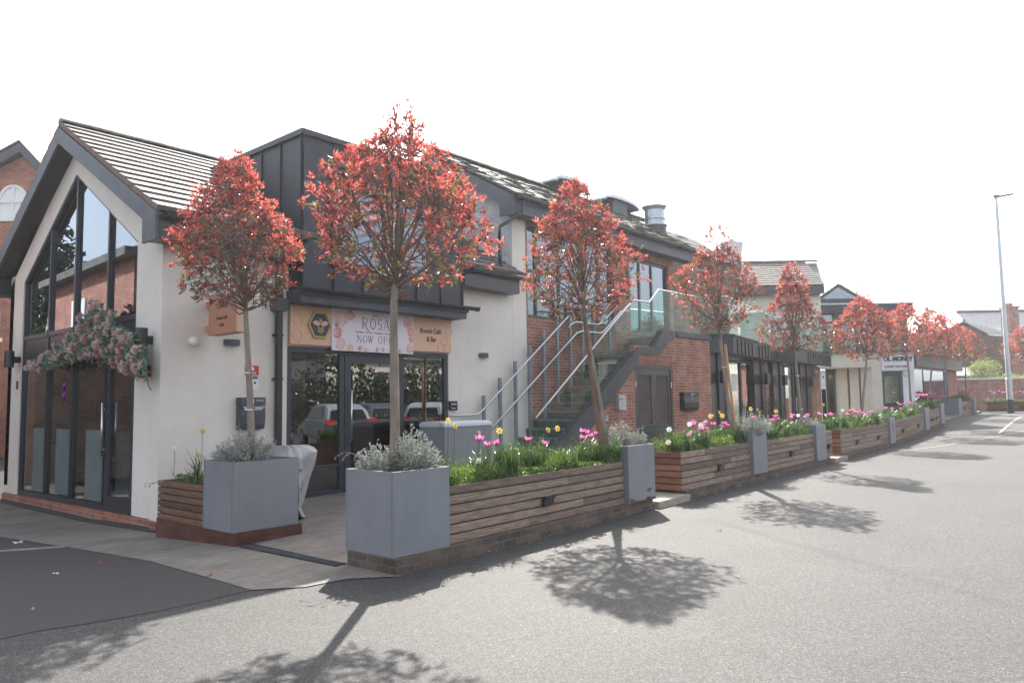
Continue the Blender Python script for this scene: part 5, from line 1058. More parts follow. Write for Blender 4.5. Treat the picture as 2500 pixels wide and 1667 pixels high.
m = MB(); m.bar(P+e*.35+Vector((0,0,-.037)), P+e*.9+Vector((0,0,.053)), .2, .02); m.build('lens', M['lightgrey'], t)
dw = 50.; wl = lz(2336, 927, dw); wr = lz(2620, 925, dw)
t = thing('garden_wall', 'long weathered brick garden wall with pale coping behind the far planter', 'wall', LW(wl[0], dw, .5))
LB(t, 'brickwork', M['gardenbrick'], [(wl[0], wr[0], dw, dw+.3, .2, wl[1])]); LB(t, 'coping', M['render'], [(wl[0], wr[0], dw-.05, dw+.35, wl[1]+.003, wl[1]+.09)])
# dark brick house with slate roof
dh = 58.
a1, a2 = lz(2330, 765, dh), lz(2453, 818, dh); ap_ = lz(2349, 787, dh)
h1 = thing('brick_house', 'dark brick house with a small grey slate roof behind the garden wall', 'house', LW(lz(2340, 900, dh)[0], dh, .5))
Lx = lambda u, v, d=dh: lz(u, v, d)
wL = Lx(2335, 830)[0]; pk_ = Lx(2353, 790); wR = Lx(2455, 822)
m = MB(); m.T = TL
m.pr([(wL-1, dh, .3), (wR[0], dh, .3), (wR[0], dh, wR[1]), (Lx(2415, 818)[0], dh, Lx(2415, 818)[1]), (pk_[0]+.3, dh, pk_[1]), (wL-1, dh, Lx(2318, 812)[1])], (0,8,0)); m.build('wall', M['brickfar'], h1)
m = MB(); p1 = Vector(LW(*[Lx(2349, 786)[0], dh-.2, Lx(2349, 786)[1]])); p2 = Vector(LW(Lx(2409, 816)[0], dh-.2, Lx(2409, 816)[1])); p3 = Vector(LW(Lx(2453, 818, dh+1.5)[0], dh+.5, Lx(2453, 818)[1])); p4 = Vector(LW(Lx(2424, 793)[0], dh+3.5, Lx(2424, 790)[1]))
m.pr([p1, p2, p3, p4], (0,0,.1)); 
p5 = Vector(LW(Lx(2312, 812)[0]-.5, dh-.2, Lx(2312, 812)[1])); m.pr([p1, p5, p5+E2*3, p4], (0,0,.1)); m.build('roof', M['slate'], h1)
m = MB(); m.bar(p1+Vector((0,0,.12)), p4+Vector((0,0,.12)), .2, .15); m.build('ridge_tiles', M['tileold'], h1)
dh2 = 66.; L2 = lambda u, v: lz(u, v, dh2)
h2 = thing('slate_roofed_house', 'large house with a slate roof lightened for glancing sun and tall brick chimney at the right edge', 'house', LW(L2(2400, 900)[0], dh2, .5))
m = MB(); m.T = TL; eL, eR = L2(2378, 822), L2(2620, 822); rL, rR = L2(2399, 759), L2(2620, 750)
m.box(eL[0]+.5, eR[0], dh2, dh2+8, .3, L2(2450, 830)[1]); m.build('wall', M['gardenbrick'], h2)
m = MB(); zE = L2(2450, 835)[1]; tiles(m, Vector(LW(eL[0], dh2-.3, zE)), Vector(LW(eR[0], dh2-.3, zE)), Vector(LW(0, 4, rL[1]*1.03-zE)), 16, .4, .004, .012, skip=lambda p: p.dot(E1) < eL[0]+(p.z-zE)/(rL[1]*1.03-zE)*(rL[0]-eL[0])*1.0)
m.pr([LW(eL[0]+.1, dh2-.25, zE-.04), LW(eR[0], dh2-.25, zE-.04), LW(eR[0], dh2+3.7, rL[1]*1.03-.06), LW(rL[0]+.1, dh2+3.7, rL[1]*1.03-.06)], (0,0,-.04))
m.build('roof', M['slate'], h2)
m = MB(); n_ = 40
for i in range(n_): l_ = rL[0]+(eR[0]-rL[0])*i/n_; m.ball(LW(l_, dh2+3.7, rL[1]*1.03+.1), .16, 6, 4)
m.build('ridge_tiles', M['tileold'], h2, recalc=False)
c0, c1_ = L2(2456, 800), L2(2475, 750); m = MB(); m.T = TL; m.box(c0[0], c1_[0], dh2-.6, dh2+.6, L2(2465, 850)[1], L2(2465, 750)[1]); m.box(c0[0]-.1, c1_[0]+.1, dh2-.7, dh2+.7, L2(2465, 753)[1], L2(2465, 749)[1]); m.tube([((c0[0]+.4), dh2, L2(2465, 749)[1]), ((c0[0]+.4), dh2, L2(2465, 741)[1])], .3, 10); m.build('chimney', M['gardenbrick'], h2)
f = LB(h2, 'window', M['signwhite'], [(L2(2486, 860)[0], L2(2500, 860)[0], dh2-.05, dh2-.005, L2(2490, 880)[1], L2(2490, 868)[1])]); LB(f, 'pane', M['carglass'], [(L2(2488, 860)[0], L2(2498, 860)[0], dh2-.07, dh2-.055, L2(2490, 878)[1], L2(2490, 870)[1])])
# low slate outbuilding
t = thing('garden_shed', 'low shed with a slate roof lightened for glancing sun just over the garden wall', 'shed', LW(lz(2340, 910, 53)[0], 53, .5)); 
a = lz(2328, 919, 53); b = lz(2385, 919, 53); c = lz(2375, 898, 55.); LB(t, 'wall', M['gardenbrick'], [(a[0]-1, b[0]-.2, 53.2, 56, .4, a[1]-.05)]); m = MB(); m.pr([LW(a[0]-1.2, 53, a[1]), LW(b[0], 53, a[1]), LW(lz(2365, 900, 55.5)[0], 55.5, c[1]), LW(a[0]-1.2, 55.5, c[1])], (0,0,.08)); m.build('roof', M['slate'], t)
# background house with arched window, left
da = 25.; LA = lambda u, v: lz(u, v, da)
hb = thing('arched_window_house', 'red brick house with a white arched window beyond the cafe roof', 'house', LW(LA(60, 600)[0], da, 0))
apx, eR_, eL_ = LA(64, 378), LA(100, 425), LA(-30, 415)
m = MB(); m.T = TL; m.pr([(eL_[0]-2, da, 0), (LA(300, 600)[0], da, 0), (LA(300, 600)[0], da, 5.5), (eR_[0]-.1, da, 5.6), (eR_[0]-.1, da, eR_[1]), (apx[0], da, apx[1]), (eL_[0]-1.5, da, eL_[1]-.9)], (0,6,0)); m.build('wall', M['brickplinth'], hb)
m = MB(); m.T = TL
for p, q in ((apx, (eR_[0]+.15, eR_[1]-.05)), (apx, (LA(-60, 430)[0]-.3, eL_[1]-.6))): m.pr([(p[0], da-.35, p[1]-.02), (q[0], da-.35, q[1]-.02), (q[0], da-.35, q[1]+.32), (p[0], da-.35, p[1]+.32)], (0,.12,0))
m.build('bargeboard', M['trim'], hb)
m = MB(); m.T = TL
for p, q in ((apx, (eR_[0]+.2, eR_[1]-.1)), (apx, (LA(-60, 430)[0]-.3, eL_[1]-.6))): m.pr([(p[0], da-.4, p[1]+.33), (q[0], da-.4, q[1]+.33), (q[0], da-.4, q[1]+.40), (p[0], da-.4, p[1]+.40)], (0,6.4,0))
m.build('roof', M['tileold'], hb)
wc = LA(34, 490); rw = LA(68, 490)[0]-wc[0]; zb_ = LA(34, 538)[1]; m = MB(); m.T = TL; arcp = [(wc[0]+rw*math.cos(math.pi*k/16), wc[1]-.05+rw*1.15*math.sin(math.pi*k/16)) for k in range(17)]
outl = [(wc[0]+rw, zb_)]+arcp+[(wc[0]-rw, zb_)]
for p, q in zip(outl, outl[1:]+outl[:1]): m.bar((p[0], da-.04, p[1]), (q[0], da-.04, q[1]), .08, .07, up=(0,1,0))
m.bar((wc[0], da-.04, zb_), (wc[0], da-.04, wc[1]+rw*1.1), .08, .07, up=(0,1,0)); m.bar((wc[0]-rw, da-.04, wc[1]-.05), (wc[0]+rw, da-.04, wc[1]-.05), .08, .07, up=(0,1,0)); f = m.build('arched_window', M['signwhite'], hb)
m = MB(); m.T = TL; m.pr([(p[0], da-.02, p[1]) for p in outl], (0,.015,0)); m.build('pane', M['blind'], f)
# dark brick side wall and downpipe at the far left
t = thing('side_wall', 'dark brick boundary wall at the far left beside the gabled front', 'wall', (3.6, 17.9, 0)); m = MB(); m.box(1.0, 4.66, 18.0, 18.25, 0, 3.0); m.build('brickwork', M['brickold'], t); m = MB(); m.box(1.0, 4.68, 17.95, 18.3, 3.003, 3.08); m.build('coping', M['render'], t)
t = thing('downpipe', 'black downpipe under the left eave of the gabled front', 'downpipe', (4.55, 17.75, 0)); m = MB(); m.tube([(4.5, 18.0, 3.95), (4.5, 17.8, 3.75), (4.52, 17.72, 3.6), (4.52, 17.72, 0)], .05, 8); m.build('pipe', M['upvc'], t, smooth=True)
# overhead wires
for k, (p, q) in enumerate(((PY(1447*K, 0, 11), PY(1350*K, 110*K, 14)), (G(2360*K, 125*K, 9.5), G(1800*K, 460*K, 9)))):
    d_ = (p-q); m = MB(); m.tube([q-d_*.2, p+d_*.2], .011 if k else .008, 5); tag(m.build('overhead_wire', M['postgrey'], org=tuple(q)), ('thin overhead wire crossing the sky above the lamp side of the street', 'short faint overhead wire at the top of the sky')[1-k], 'wire', 'overhead wires')
# ---------------------------------------------------------------- foliage helpers
def rv(rg): 
    while True:
        v = Vector((rg.uniform(-1,1), rg.uniform(-1,1), rg.uniform(-1,1)))
        if .05 < v.length < 1: return v.normalized()
def leafq(m, p, d, ln, wd, rg, mi, fold=.25):
    d = d.normalized(); s = d.cross(rv(rg))
    if s.length < .05: s = d.orthogonal()
    s.normalize(); n = d.cross(s); c = p+d*ln*.45
    b = len(m.v); m.v += [tuple(p), tuple(c+s*wd/2+n*wd*fold), tuple(p+d*ln-n*ln*.12), tuple(c-s*wd/2+n*wd*fold)]
    m.f += [(b, b+1, b+2), (b, b+2, b+3)]; m.m += [mi, mi]
def build_fol(m, name, mats, par):
    return m.build(name, mats, par, recalc=False, smooth=False)
def photinia(base, ztop, axis_top, prof, z0, z1, ncl, seed, label, stake=None, sparse_top=False, redk=1., trunk_r=.042, ties=(), zf=1., off=0.):
    rg = random.Random(seed); base = Vector(base); axt = Vector(axis_top)
    t = thing('photinia_tree', label, 'tree', base, 'red leaved standard trees in the planters')
    # trunk
    pts = []; rad = []
    tt = Vector((axt.x, axt.y, ztop)); n_ = 9
    for i in range(n_+1):
        f = i/n_; p = base.lerp(tt, f)+Vector((math.sin(f*3+seed)*.018, math.cos(f*2.3+seed)*.018, 0)) if 0 < i < n_ else base.lerp(tt, f)
        pts.append(p); rad.append(trunk_r*(1.15-.45*f)*(1+rg.uniform(-.04,.04)))
    cl = Vector((axt.x, axt.y, z1)); ax = lambda z: Vector((axt.x, axt.y, z))+E1*off*min(1, max(0, (z-z0+.35)/.5))
    for f in (.3, .6): p = Vector((axt.x, axt.y, 0))+E1*off*f; pts.append(Vector((p.x, p.y, ztop+(z1-ztop)*f))+rv(rg)*.03); rad.append(trunk_r*(.5-.5*f))
    m = MB(); m.tube(pts, rad, 9); m.build('trunk', M['bark'], t, smooth=True, recalc=False)
    def rp(f):
        for (a, ra), (b, rb) in zip(prof, prof[1:]):
            if f <= b: return ra+(rb-ra)*(f-a)/(b-a)
        return prof[-1][1]
    lob = [(rg.uniform(0,6.28), rg.uniform(0,1), rg.uniform(.08,.22)) for _ in range(11)]
    def rad_at(f, a):
        r = rp(f)
        for la, lf, s in lob: r *= 1+s*math.exp(-((math.cos(a-la)-1)**2*6+(f-lf)**2*40))*(1 if s > .16 else -1)
        return r
    BM_ = MB(); limbs = []
    for i in range(34):
        a = 2.4*i+rg.uniform(-.4,.4); f = rg.uniform(.05,.9); r = rad_at(f, a)*.8; z = z0+(z1-z0)*f; c = ax(z)
        e = Vector((c.x+r*math.cos(a), c.y+r*math.sin(a), z)); s = Vector((axt.x, axt.y, ztop-.06+rg.uniform(0, max(.02, (z-ztop)*.35)))); P = []
        for k in range(6):
            g = k/5; q = s.lerp(e, g); q.z += (math.sin(g*math.pi)*-.10*(1-f))+.0; q += rv(rg)*.02*(0 < k < 5); P.append(q)
        BM_.tube(P, [trunk_r*.34*(1-.8*k/5) for k in range(6)], 5, cap=False); limbs.append(P)
    LM = MB(); FL = MB()
    area = [rp((i+.5)/20) for i in range(20)]; tot = sum(area)
    for c_ in range(int(ncl*1.75)):
        x = rg.uniform(0, tot); i = 0
        while x > area[i] and i < 19: x -= area[i]; i += 1
        f = (i+rg.random())/20; a = rg.uniform(0, 2*math.pi); shell = rg.random() < .72
        k = (rg.uniform(.74, 1.04) if rg.random() < .85 else rg.uniform(1.0, 1.15)) if shell else math.sqrt(rg.random())*.8
        if f < .30 and not shell: continue
        if f < .42 and rg.random() < .28: continue
        if (math.sin(a*3+seed*2+f*9)+math.sin(a*5-f*14+seed)) < -1.3: continue
        r = rad_at(f, a)*k; z = z0+(z1-z0)*f; c = ax(z); p = Vector((c.x+r*math.cos(a), c.y+r*math.sin(a), z+(.05*rg.uniform(-1,1))))
        if sparse_top and f > .8 and rg.random() < .5: continue
        out = Vector((math.cos(a), math.sin(a), 0)); 
        # twig towards nearest limb point
        if rg.random() < .85:
            best = min((q for P in rg.sample(limbs, 9) for q in P[2:]), key=lambda q: (q-p).length_squared)
            if (best-p).length < .55: BM_.tube([best, best.lerp(p, .5)+rv(rg)*.03, p], [.0065, .005, .003], 3, cap=False)
        pred = (.10+1.25*f if shell else .10+.5*f)*redk+rg.uniform(-.15,.15)+.3*math.sin(a*2+seed+f*5)*.5
        top = out*.55+Vector((0,0,.9 if f > .25 else .15))+rv(rg)*.45; top.normalize()
        ty = rg.random()
        if ty < pred: mi = 0
        elif rg.random() < .62+.3*f: mi = 1
        else: mi = 2
        nl = rg.randint(6, 10); s_ = rg.uniform(.8, 1.2)
        for q in range(nl):
            d = top*(rg.uniform(.2, 1.1))+rv(rg)*.8
            mm = mi if rg.random() < .86 else (3 if rg.random() < .12 else rg.choice((1,1,2)))
            leafq(LM, p+rv(rg)*.015-top*rg.uniform(0,.05), d, rg.uniform(.048,.08)*s_*zf, rg.uniform(.015,.023)*s_*zf, rg, mm)
        if rg.random() < .02 and f < .55:
            for q in range(30): FL.ball(p+rv(rg)*.035, .006, 4, 3)
    BM_.build('branches', M['twig'], t, recalc=False)
    build_fol(LM, 'crown', [M['lred'], M['lmaroon'], M['lgreen'], M['lyellow']], t)
    if FL.v: FL.build('blossom', M['blossom'], t, recalc=False)
    if stake:
        m = MB(); A_ = up_at(*stake[0], base.x, base.y); B_ = up_at(*stake[1], base.x, base.y); A_.z = base.z-.05; m.bar(A_-E2*.06, B_-E2*.06, .045, .045, up=(0,1,0)); m.build('stake', M['stakebrown' if stake[2] < 0 else 'stake'], t, bev=.004)
    if ties:
        m = MB()
        for z_, kind in ties:
            f = (z_-base.z)/(ztop-base.z); p = pts[0].lerp(tt, f); m.tube([p-Vector((0,0,.008)), p+Vector((0,0,.008))], trunk_r*1.2, 10)
        m.build('tie', M['tie'] if ties[0][1] else M['wiretie'], t)
    return t
def up_at(u, v, X, Y):   # point at the same distance as (X,Y)
    dep = Vector((X, Y, 0)).dot(E2); return D(u, v, dep)
specs = [
 # base, (disp px trunk top), prof, z0, z1, clusters
 dict(b=(4.80,8.35,.88), tt=(564,708), off=-.13, pf=[(0,.40),(.12,.66),(.35,.72),(.55,.55),(.75,.34),(.9,.20),(1,.05)], z0=2.88, z1=4.82, n=820, s=1, lb='red leaved standard tree by the cream wall, in front of the copper sign', redk=1.0, ties=((2.0,0),(1.55,0))),
 dict(b=(4.95,5.88,.88), tt=(906,655), off=.07, pf=[(0,.36),(.12,.82),(.28,.94),(.5,.84),(.66,.62),(.76,.26),(.86,.20),(1,.08)], z0=2.80, z1=4.80, n=880, s=2, lb='largest red leaved tree at the road corner with a ragged tuft on top', sparse=True, redk=.92, tr=.05, zf=1.05),
 dict(b=(9.22,6.13,.88), tt=(1340,700), off=-.08, pf=[(0,.42),(.12,.74),(.3,.80),(.55,.66),(.75,.42),(.9,.20),(1,.05)], z0=2.82, z1=4.98, n=800, s=3, lb='red leaved tree before the outdoor stair, tied with green bands to a leaning stake', stake=((1466,1060),(1427,780),-1), redk=.8, ties=((1.25,1),(1.75,1),(2.1,1),(1.5,1))),
 dict(b=(13.82,6.25,.9), tt=(1652,748), pf=[(0,.48),(.15,.72),(.35,.80),(.5,.78),(.65,.5),(.8,.30),(1,.12)], z0=2.95, z1=5.05, n=560, s=4, lb='sparse red and olive tree leaning beside a pale timber stake', sparse=True, redk=.6, stake=((1793,1010),(1768,841),1), ties=((1.5,0),(2.2,0))),
 dict(b=(17.85,6.3,.85), tt=(1825,800), pf=[(0,.5),(.12,.82),(.25,.84),(.42,.65),(.6,.40),(.8,.30),(1,.08)], z0=2.75, z1=4.85, n=640, s=5, lb='red leaved tree with a wide skirt before the second dark shop front', redk=.7, ties=((1.3,0),(2.1,0))),
]
T_ = []
for s in specs:
    b = s['b']; p = up_at(s['tt'][0]*K, s['tt'][1]*K, b[0], b[1])
    T_.append(photinia(b, p.z, (p.x, p.y, 0), s['pf'], s['z0'], s['z1'], s['n'], s['s'], s['lb'], s.get('stake'), s.get('sparse', False), s['redk'], s.get('tr', .042), s.get('ties', ()), s.get('zf', 1.), s.get('off', 0.)))
def small(b, ttu, ttv, z1, n, seed, lb, wide=1., redk=1.):
    p = up_at(ttu, ttv, b[0], b[1]); z0 = p.z-.12
    return photinia(b, p.z, (p.x, p.y, 0), [(0,.45),(.13,.92*wide),(.35,1.0*wide),(.55,.82*wide),(.75,.5*wide),(1,.1)], z0, z1, int(n*1.25), seed, lb, None, False, redk, .04, (), 1.3)
r1o = lambda u, v: (1900+u*.28694, 600+v*.28694)
T_.append(small((25.1,7.0,.85), *r1o(752,930), up_at(*r1o(735,415), 25.1, 7.0).z, 520, 6, 'red leaved tree with olive lower leaves before the stone coloured entrance', 1.0, .85))
T_.append(small((31.3,6.95,1.0), *r1o(1093,905), up_at(*r1o(1045,470), 31.3, 6.95).z, 420, 7, 'red leaved tree in front of the white watch shop', .95, .95))
T_.append(small((34.3,7.0,1.2), *r1o(1312,925), up_at(*r1o(1290,520), 34.3, 7.0).z, 420, 8, 'slim red leaved tree before the left side of the showroom glass', .85, 1.1))
T_.append(small((41.0,7.5,1.35), *r1o(1418,930), up_at(*r1o(1425,560), 41., 7.5).z, 420, 9, 'bright red tree before the right side of the showroom glass', 1.25, 1.3))
T_.append(small((45.6,7.45,1.35), *r1o(1590,960), up_at(*r1o(1575,690), 45.6, 7.45).z, 380, 10, 'small brownish green tree left of the far brick house', .95, .12))
pe = D(1900+.28694*2085, 600+.28694*1000, 43.); T_.append(small((pe.x, pe.y, .9), 1900+.28694*2092, 600+.28694*985, D(2498, 795, 43.).z, 420, 12, 'red leaved tree right of the lamp post at the picture edge', 1.05, .8))
# ---------------------------------------------------------------- silver bushes
def silver(c, r, h, n, seed, lb, dry=False, mt='silver'):
    rg = random.Random(seed); t = thing('silver_bush', lb, 'plant', c, 'silver leaved bushes in the grey cubes'); c = Vector(c); m = MB(); st_ = MB()
    for i in range(n):
        a = rg.uniform(0, 6.28); q = math.sqrt(rg.random()); e = c+Vector((r*q*math.cos(a)*1.0, r*q*math.sin(a), h*(1-.55*q*q)*rg.uniform(.55,1.05))); s = c+Vector((r*.35*q*math.cos(a), r*.35*q*math.sin(a), 0))
        st_.tube([s, s.lerp(e, .5)+rv(rg)*.02, e], [.004,.003,.002], 3, cap=False); d0_ = (e-s).normalized()
        for k in range(11):
            f = rg.uniform(.3, 1.02); p = s.lerp(e, f); d = d0_*.5+rv(rg)*.9; ln = rg.uniform(.03,.055)
            leafq(m, p, d, ln, .012, rg, 0)
            for w_ in (.5, .75):
                leafq(m, p+d.normalized()*ln*w_*.7, d.normalized()+rv(rg)*.9, ln*.5, .009, rg, 0)
    st_.build('stems', M['silverdry'], t, recalc=False); m.build('leaves', M[mt], t, recalc=False)
    if dry:
        m = MB()
        for i in range(5):
            a = rg.uniform(2.4, 5.4); p = c+Vector((-.12,.02,.1)); P = [p]; d = Vector((math.cos(a)*.25, math.sin(a)*.25, 1))
            for k in range(9): d += Vector((math.cos(a)*.09, math.sin(a)*.08, -.13 if k < 6 else -.35)); P.append(P[-1]+d.normalized()*.042)
            m.tube(P, [.0022]*10, 4, cap=False)
            for k in range(9): leafq(m, P[-1-k//3], Vector((0,0,-1))+rv(rg)*.6, .025, .012, rg, 0)
        m.build('dry_stems', M['silverdry'], t, recalc=False)
    return t
silver((4.72,8.3,.88), .40, .46, 170, 21, 'silver leaved bush spilling from the grey cube by the cream wall')
silver((5.13,5.78,.86), .29, .48, 190, 22, 'bright silver bush on the right half of the nearest grey cube')
silver((4.80,5.98,.86), .19, .36, 75, 23, 'smaller silver bush with drooping dry stems left of the nearest trunk', dry=True)
silver((9.35,5.95,.86), .24, .45, 80, 24, 'silver bush round the trunk in the chipped grey cube'); silver((9.55,5.75,.86), .10, .36, 26, 25, 'upright silver sprig at the right of the chipped grey cube')
silver((13.95,5.9,.86), .42, .52, 130, 26, 'large silver bush in the first pier of the middle planter run'); silver((17.8,6.2,.84), .3, .3, 60, 27, 'low silver bush in the last pier of the middle planter run')
silver((31.1,6.9,1.0), .35, .4, 40, 28, 'silver bush in the pier before the watch shop'); silver((45.4,7.4,1.2), .4, .35, 30, 29, 'silver bush in the farthest grey cube')
# ---------------------------------------------------------------- bulb foliage
def blades(name, par_pts, dep, z, n, hmin, hmax, seed, lb, wd=.012, bed=1., edge=True):
    rg = random.Random(seed); a = Vector((*par_pts[0], 0)); b = Vector((*par_pts[1], 0)); d = b-a; s = Vector((-d.y, d.x, 0)).normalized(); m = MB(); k_ = n
    cl = [(rg.random(), rg.uniform(.1,.9), rg.uniform(.6,1.15)) for _ in range(max(3, int(d.length*6)))]
    for i in range(n):
        f, w_, hs = rg.choice(cl); f = min(.99, max(.01, f+rg.gauss(0, .06/d.length))); w_ = min(.97, max(.03, w_+rg.gauss(0, .08)))
        p = a+d*f+s*dep*w_; p.z = gz(p.x)+z; h = rg.uniform(hmin, hmax)*hs; an = rg.uniform(0, 6.28); ln = rg.uniform(.15, .9); dr_ = Vector((math.cos(an), math.sin(an), 0)); side = Vector((-dr_.y, dr_.x, 0))*wd*rg.uniform(.6,1.5)/2
        bb = len(m.v); pts = []
        for q in range(5):
            g = q/4; c = p+dr_*(h*ln*g*g*.8)+Vector((0,0,h*(g-.35*ln*g*g*g))); ww = (1-g**2.2)*1.0+.03; pts += [tuple(c-side*ww), tuple(c+side*ww)]
        m.v += pts; m.f += [(bb+2*q, bb+2*q+1, bb+2*q+3, bb+2*q+2) for q in range(4)]; m.m += [rg.choice((0,0,1))]*4
    # low bedding leaves
    for i in range(int(n*bed*4)):
        f = rg.random(); w_ = rg.random()**1.5*.95+.02; p = a+d*f+s*dep*w_; hh = .10*max(0, math.sin(f*d.length*4+seed)+math.sin(f*d.length*9.7)*.5+.7); p.z = gz(p.x)+z+rg.uniform(0, .02+hh); leafq(m, p, Vector((0,0,.7))+rv(rg), rg.uniform(.025,.05), .016, rg, 2 if hh > .09 else rg.choice((2,0,0)))
    o = tag(m.build(name, [M['blade'], M['bladedark'], M['lime']], recalc=False, org=(a.x, a.y, gz(a.x)+z)), lb, 'plants', kind='stuff'); return o
def L_(x0, x1): return ((x0, fxr(x0)+.03), (x1, fxr(x1)+.03))
blades('bulb_foliage', L_(5.42, 8.9), .56, .72, 2300, .2, .52, 31, 'green bulb leaves and low bedding in the nearest timber planter', .011)
blades('bulb_foliage', L_(10.75, 13.6), .6, .73, 1500, .2, .5, 32, 'green bulb leaves in the timber planter opposite the louvred doors', .012)
blades('bulb_foliage', L_(14.3, 17.5), .6, .73, 1500, .2, .5, 33, 'green bulb leaves in the second planter of the middle run', .014)
blades('bulb_foliage', L_(18.2, 18.95), .6, .73, 340, .2, .46, 34, 'green bulb leaves in the short end planter', .014)
blades('bulb_foliage', L_(19.9, 25.1), .6, .72, 1800, .2, .5, 35, 'green bulb leaves in the long planter before the dark shops', .018, .8)
blades('bulb_foliage', L_(25.8, 30.9), .6, .72, 1500, .2, .5, 36, 'green bulb leaves before the stone coloured entrance', .02, .8)
blades('bulb_foliage', L_(31.6, 34.3), .6, .74, 900, .24, .52, 37, 'green bulb leaves before the white watch shop', .024, .8)
blades('bulb_foliage', ((42.1,7.2),(45.3,7.25)), .6, .72, 700, .24, .5, 38, 'green bulb leaves before the showroom brick pier', .028, .8)
blades('bulb_foliage', (ea, eb), .6, .62, 500, .16, .3, 39, 'green leaves in the far planter by the lamp post', .03, 1.2)
rg_ = random.Random(5)
blades('bulb_foliage', ((4.5,8.78),(4.5,9.85)), -.55, .63, 380, .14, .5, 40, 'dark straggly leaves in the timber planter at the cream corner', .010, .7)
# trailing sprig over the corner planter
m = MB(); p = Vector((4.44,9.8,.63)); 
for k in range(5): q = p+Vector((-.05-.03*k, .05*k, -.01*k)); leafq(m, q, rv(rg_)+Vector((-1,.3,0)), .05, .02, rg_, 0); leafq(m, q, rv(rg_)+Vector((-1,.3,0)), .05, .02, rg_, 0)
m.tube([p, p+Vector((-.17,.22,-.02))], .004, 4); tag(m.build('trailing_sprig', M['silverdry'], recalc=False, org=tuple(p)), 'thin grey sprig trailing out of the corner timber planter', 'plant')
# ---------------------------------------------------------------- tulips and daffodils
def petals(m, R0, H_, n, open_, rg, mi=0):
    for k in range(n):
        a = 2*math.pi*k/n+rg.uniform(-.2,.2); o = 1 if k % 2 else .85; rows = []
        for j in range(5):
            f = j/4; r = R0*(math.sin(min(1, f*1.25+.08)*math.pi*.62)*1.0+open_*f*f)*o; z = H_*f*o; wd = R0*1.15*math.sin(math.pi*min(.93, f*.8+.15)); row_ = []
            for i in (-1, 0, 1): an = a+i*wd/max(r, .008)*.5; row_.append((r*math.cos(an)*(1-.06*abs(i)), r*math.sin(an)*(1-.06*abs(i)), z+(-.1*H_*abs(i) if j == 4 else 0)))
            rows.append(row_)
        b = len(m.v); m.v += [p for r_ in rows for p in r_]; fs = [(b+j*3+i, b+j*3+i+1, b+j*3+i+4, b+j*3+i+3) for j in range(4) for i in range(2)]; m.f += fs; m.m += [mi]*len(fs)
TUL = []
for v in range(3):
    rg = random.Random(50+v); m = MB(); petals(m, .036, .062, 6, .12+.18*v, rg); petals(m, .024, .055, 5, .05, rg); me = m.build('bloom', M['tulip'], recalc=False, smooth=True).data; TUL.append(me)
for o in [o for o in C.objects if o.name.startswith('bloom')]: bpy.data.objects.remove(o)
rg = random.Random(60); m = MB()
for k in range(6):
    a = math.pi/3*k; c = Vector((math.cos(a), math.sin(a), 0)); s = Vector((-c.y, c.x, 0)); b = len(m.v); m.v += [tuple(c*.004), tuple(c*.02+s*.011+Vector((0,0,.004))), tuple(c*.036+Vector((0,0,.002))), tuple(c*.02-s*.011+Vector((0,0,.004)))]; m.f += [(b,b+1,b+2,b+3)]; m.m += [0]
m.tube([(0,0,0),(0,0,.012),(0,0,.024)], [.006,.008,.012], 8, 0)
_d = m.build('bloom', M['daff'], recalc=False); DAF = _d.data; bpy.data.objects.remove(_d)
DAFW = DAF.copy(); DAFW.materials[0] = M['whitepetal']; STEM = {}
def stem_mesh(h, bend):
    key = (round(h, 2), round(bend, 1))
    if key not in STEM: m = MB(); m.tube([(0,0,-h), (bend*.02,0,-h*.5), (0,0,0)], .0035, 5, cap=False); o = m.build('stem', M['blade'], recalc=False); STEM[key] = o.data; bpy.data.objects.remove(o)
    return STEM[key]
def flower(kind, p, zs, lb, grp, rg, sc_=1.):
    nm = {'t': 'tulip', 'd': 'daffodil', 'w': 'white_narcissus'}[kind]; t = thing(nm, lb, 'flower', p, grp)
    h = max(.06, round(p.z-zs, 1)); o = bpy.data.objects.new('stem', stem_mesh(h, rg.uniform(-1,1))); C.objects.link(o); o.parent = t
    me = rg.choice(TUL) if kind == 't' else (DAF if kind == 'd' else DAFW); o = bpy.data.objects.new('bloom', me); C.objects.link(o); o.parent = t; s = sc_*rg.uniform(.9,1.12); o.scale = (s,s,s)
    o.rotation_euler = (rg.uniform(-.25,.25), rg.uniform(-.25,.25), rg.uniform(0,6)) if kind == 't' else (rg.uniform(1.0,1.6), rg.uniform(-.3,.3), rg.uniform(-1.4,.9))
def onrow(u, v, w_=.33):
    y = 6.
    for _ in range(8): x = PY(u, v, y).x; y = fxr(x)+w_
    return PY(u, v, y)
c6 = lambda u, v: (1050+u*.3507, 800+v*.3507); c8 = lambda u, v: (1550+u*.287, 800+v*.287)
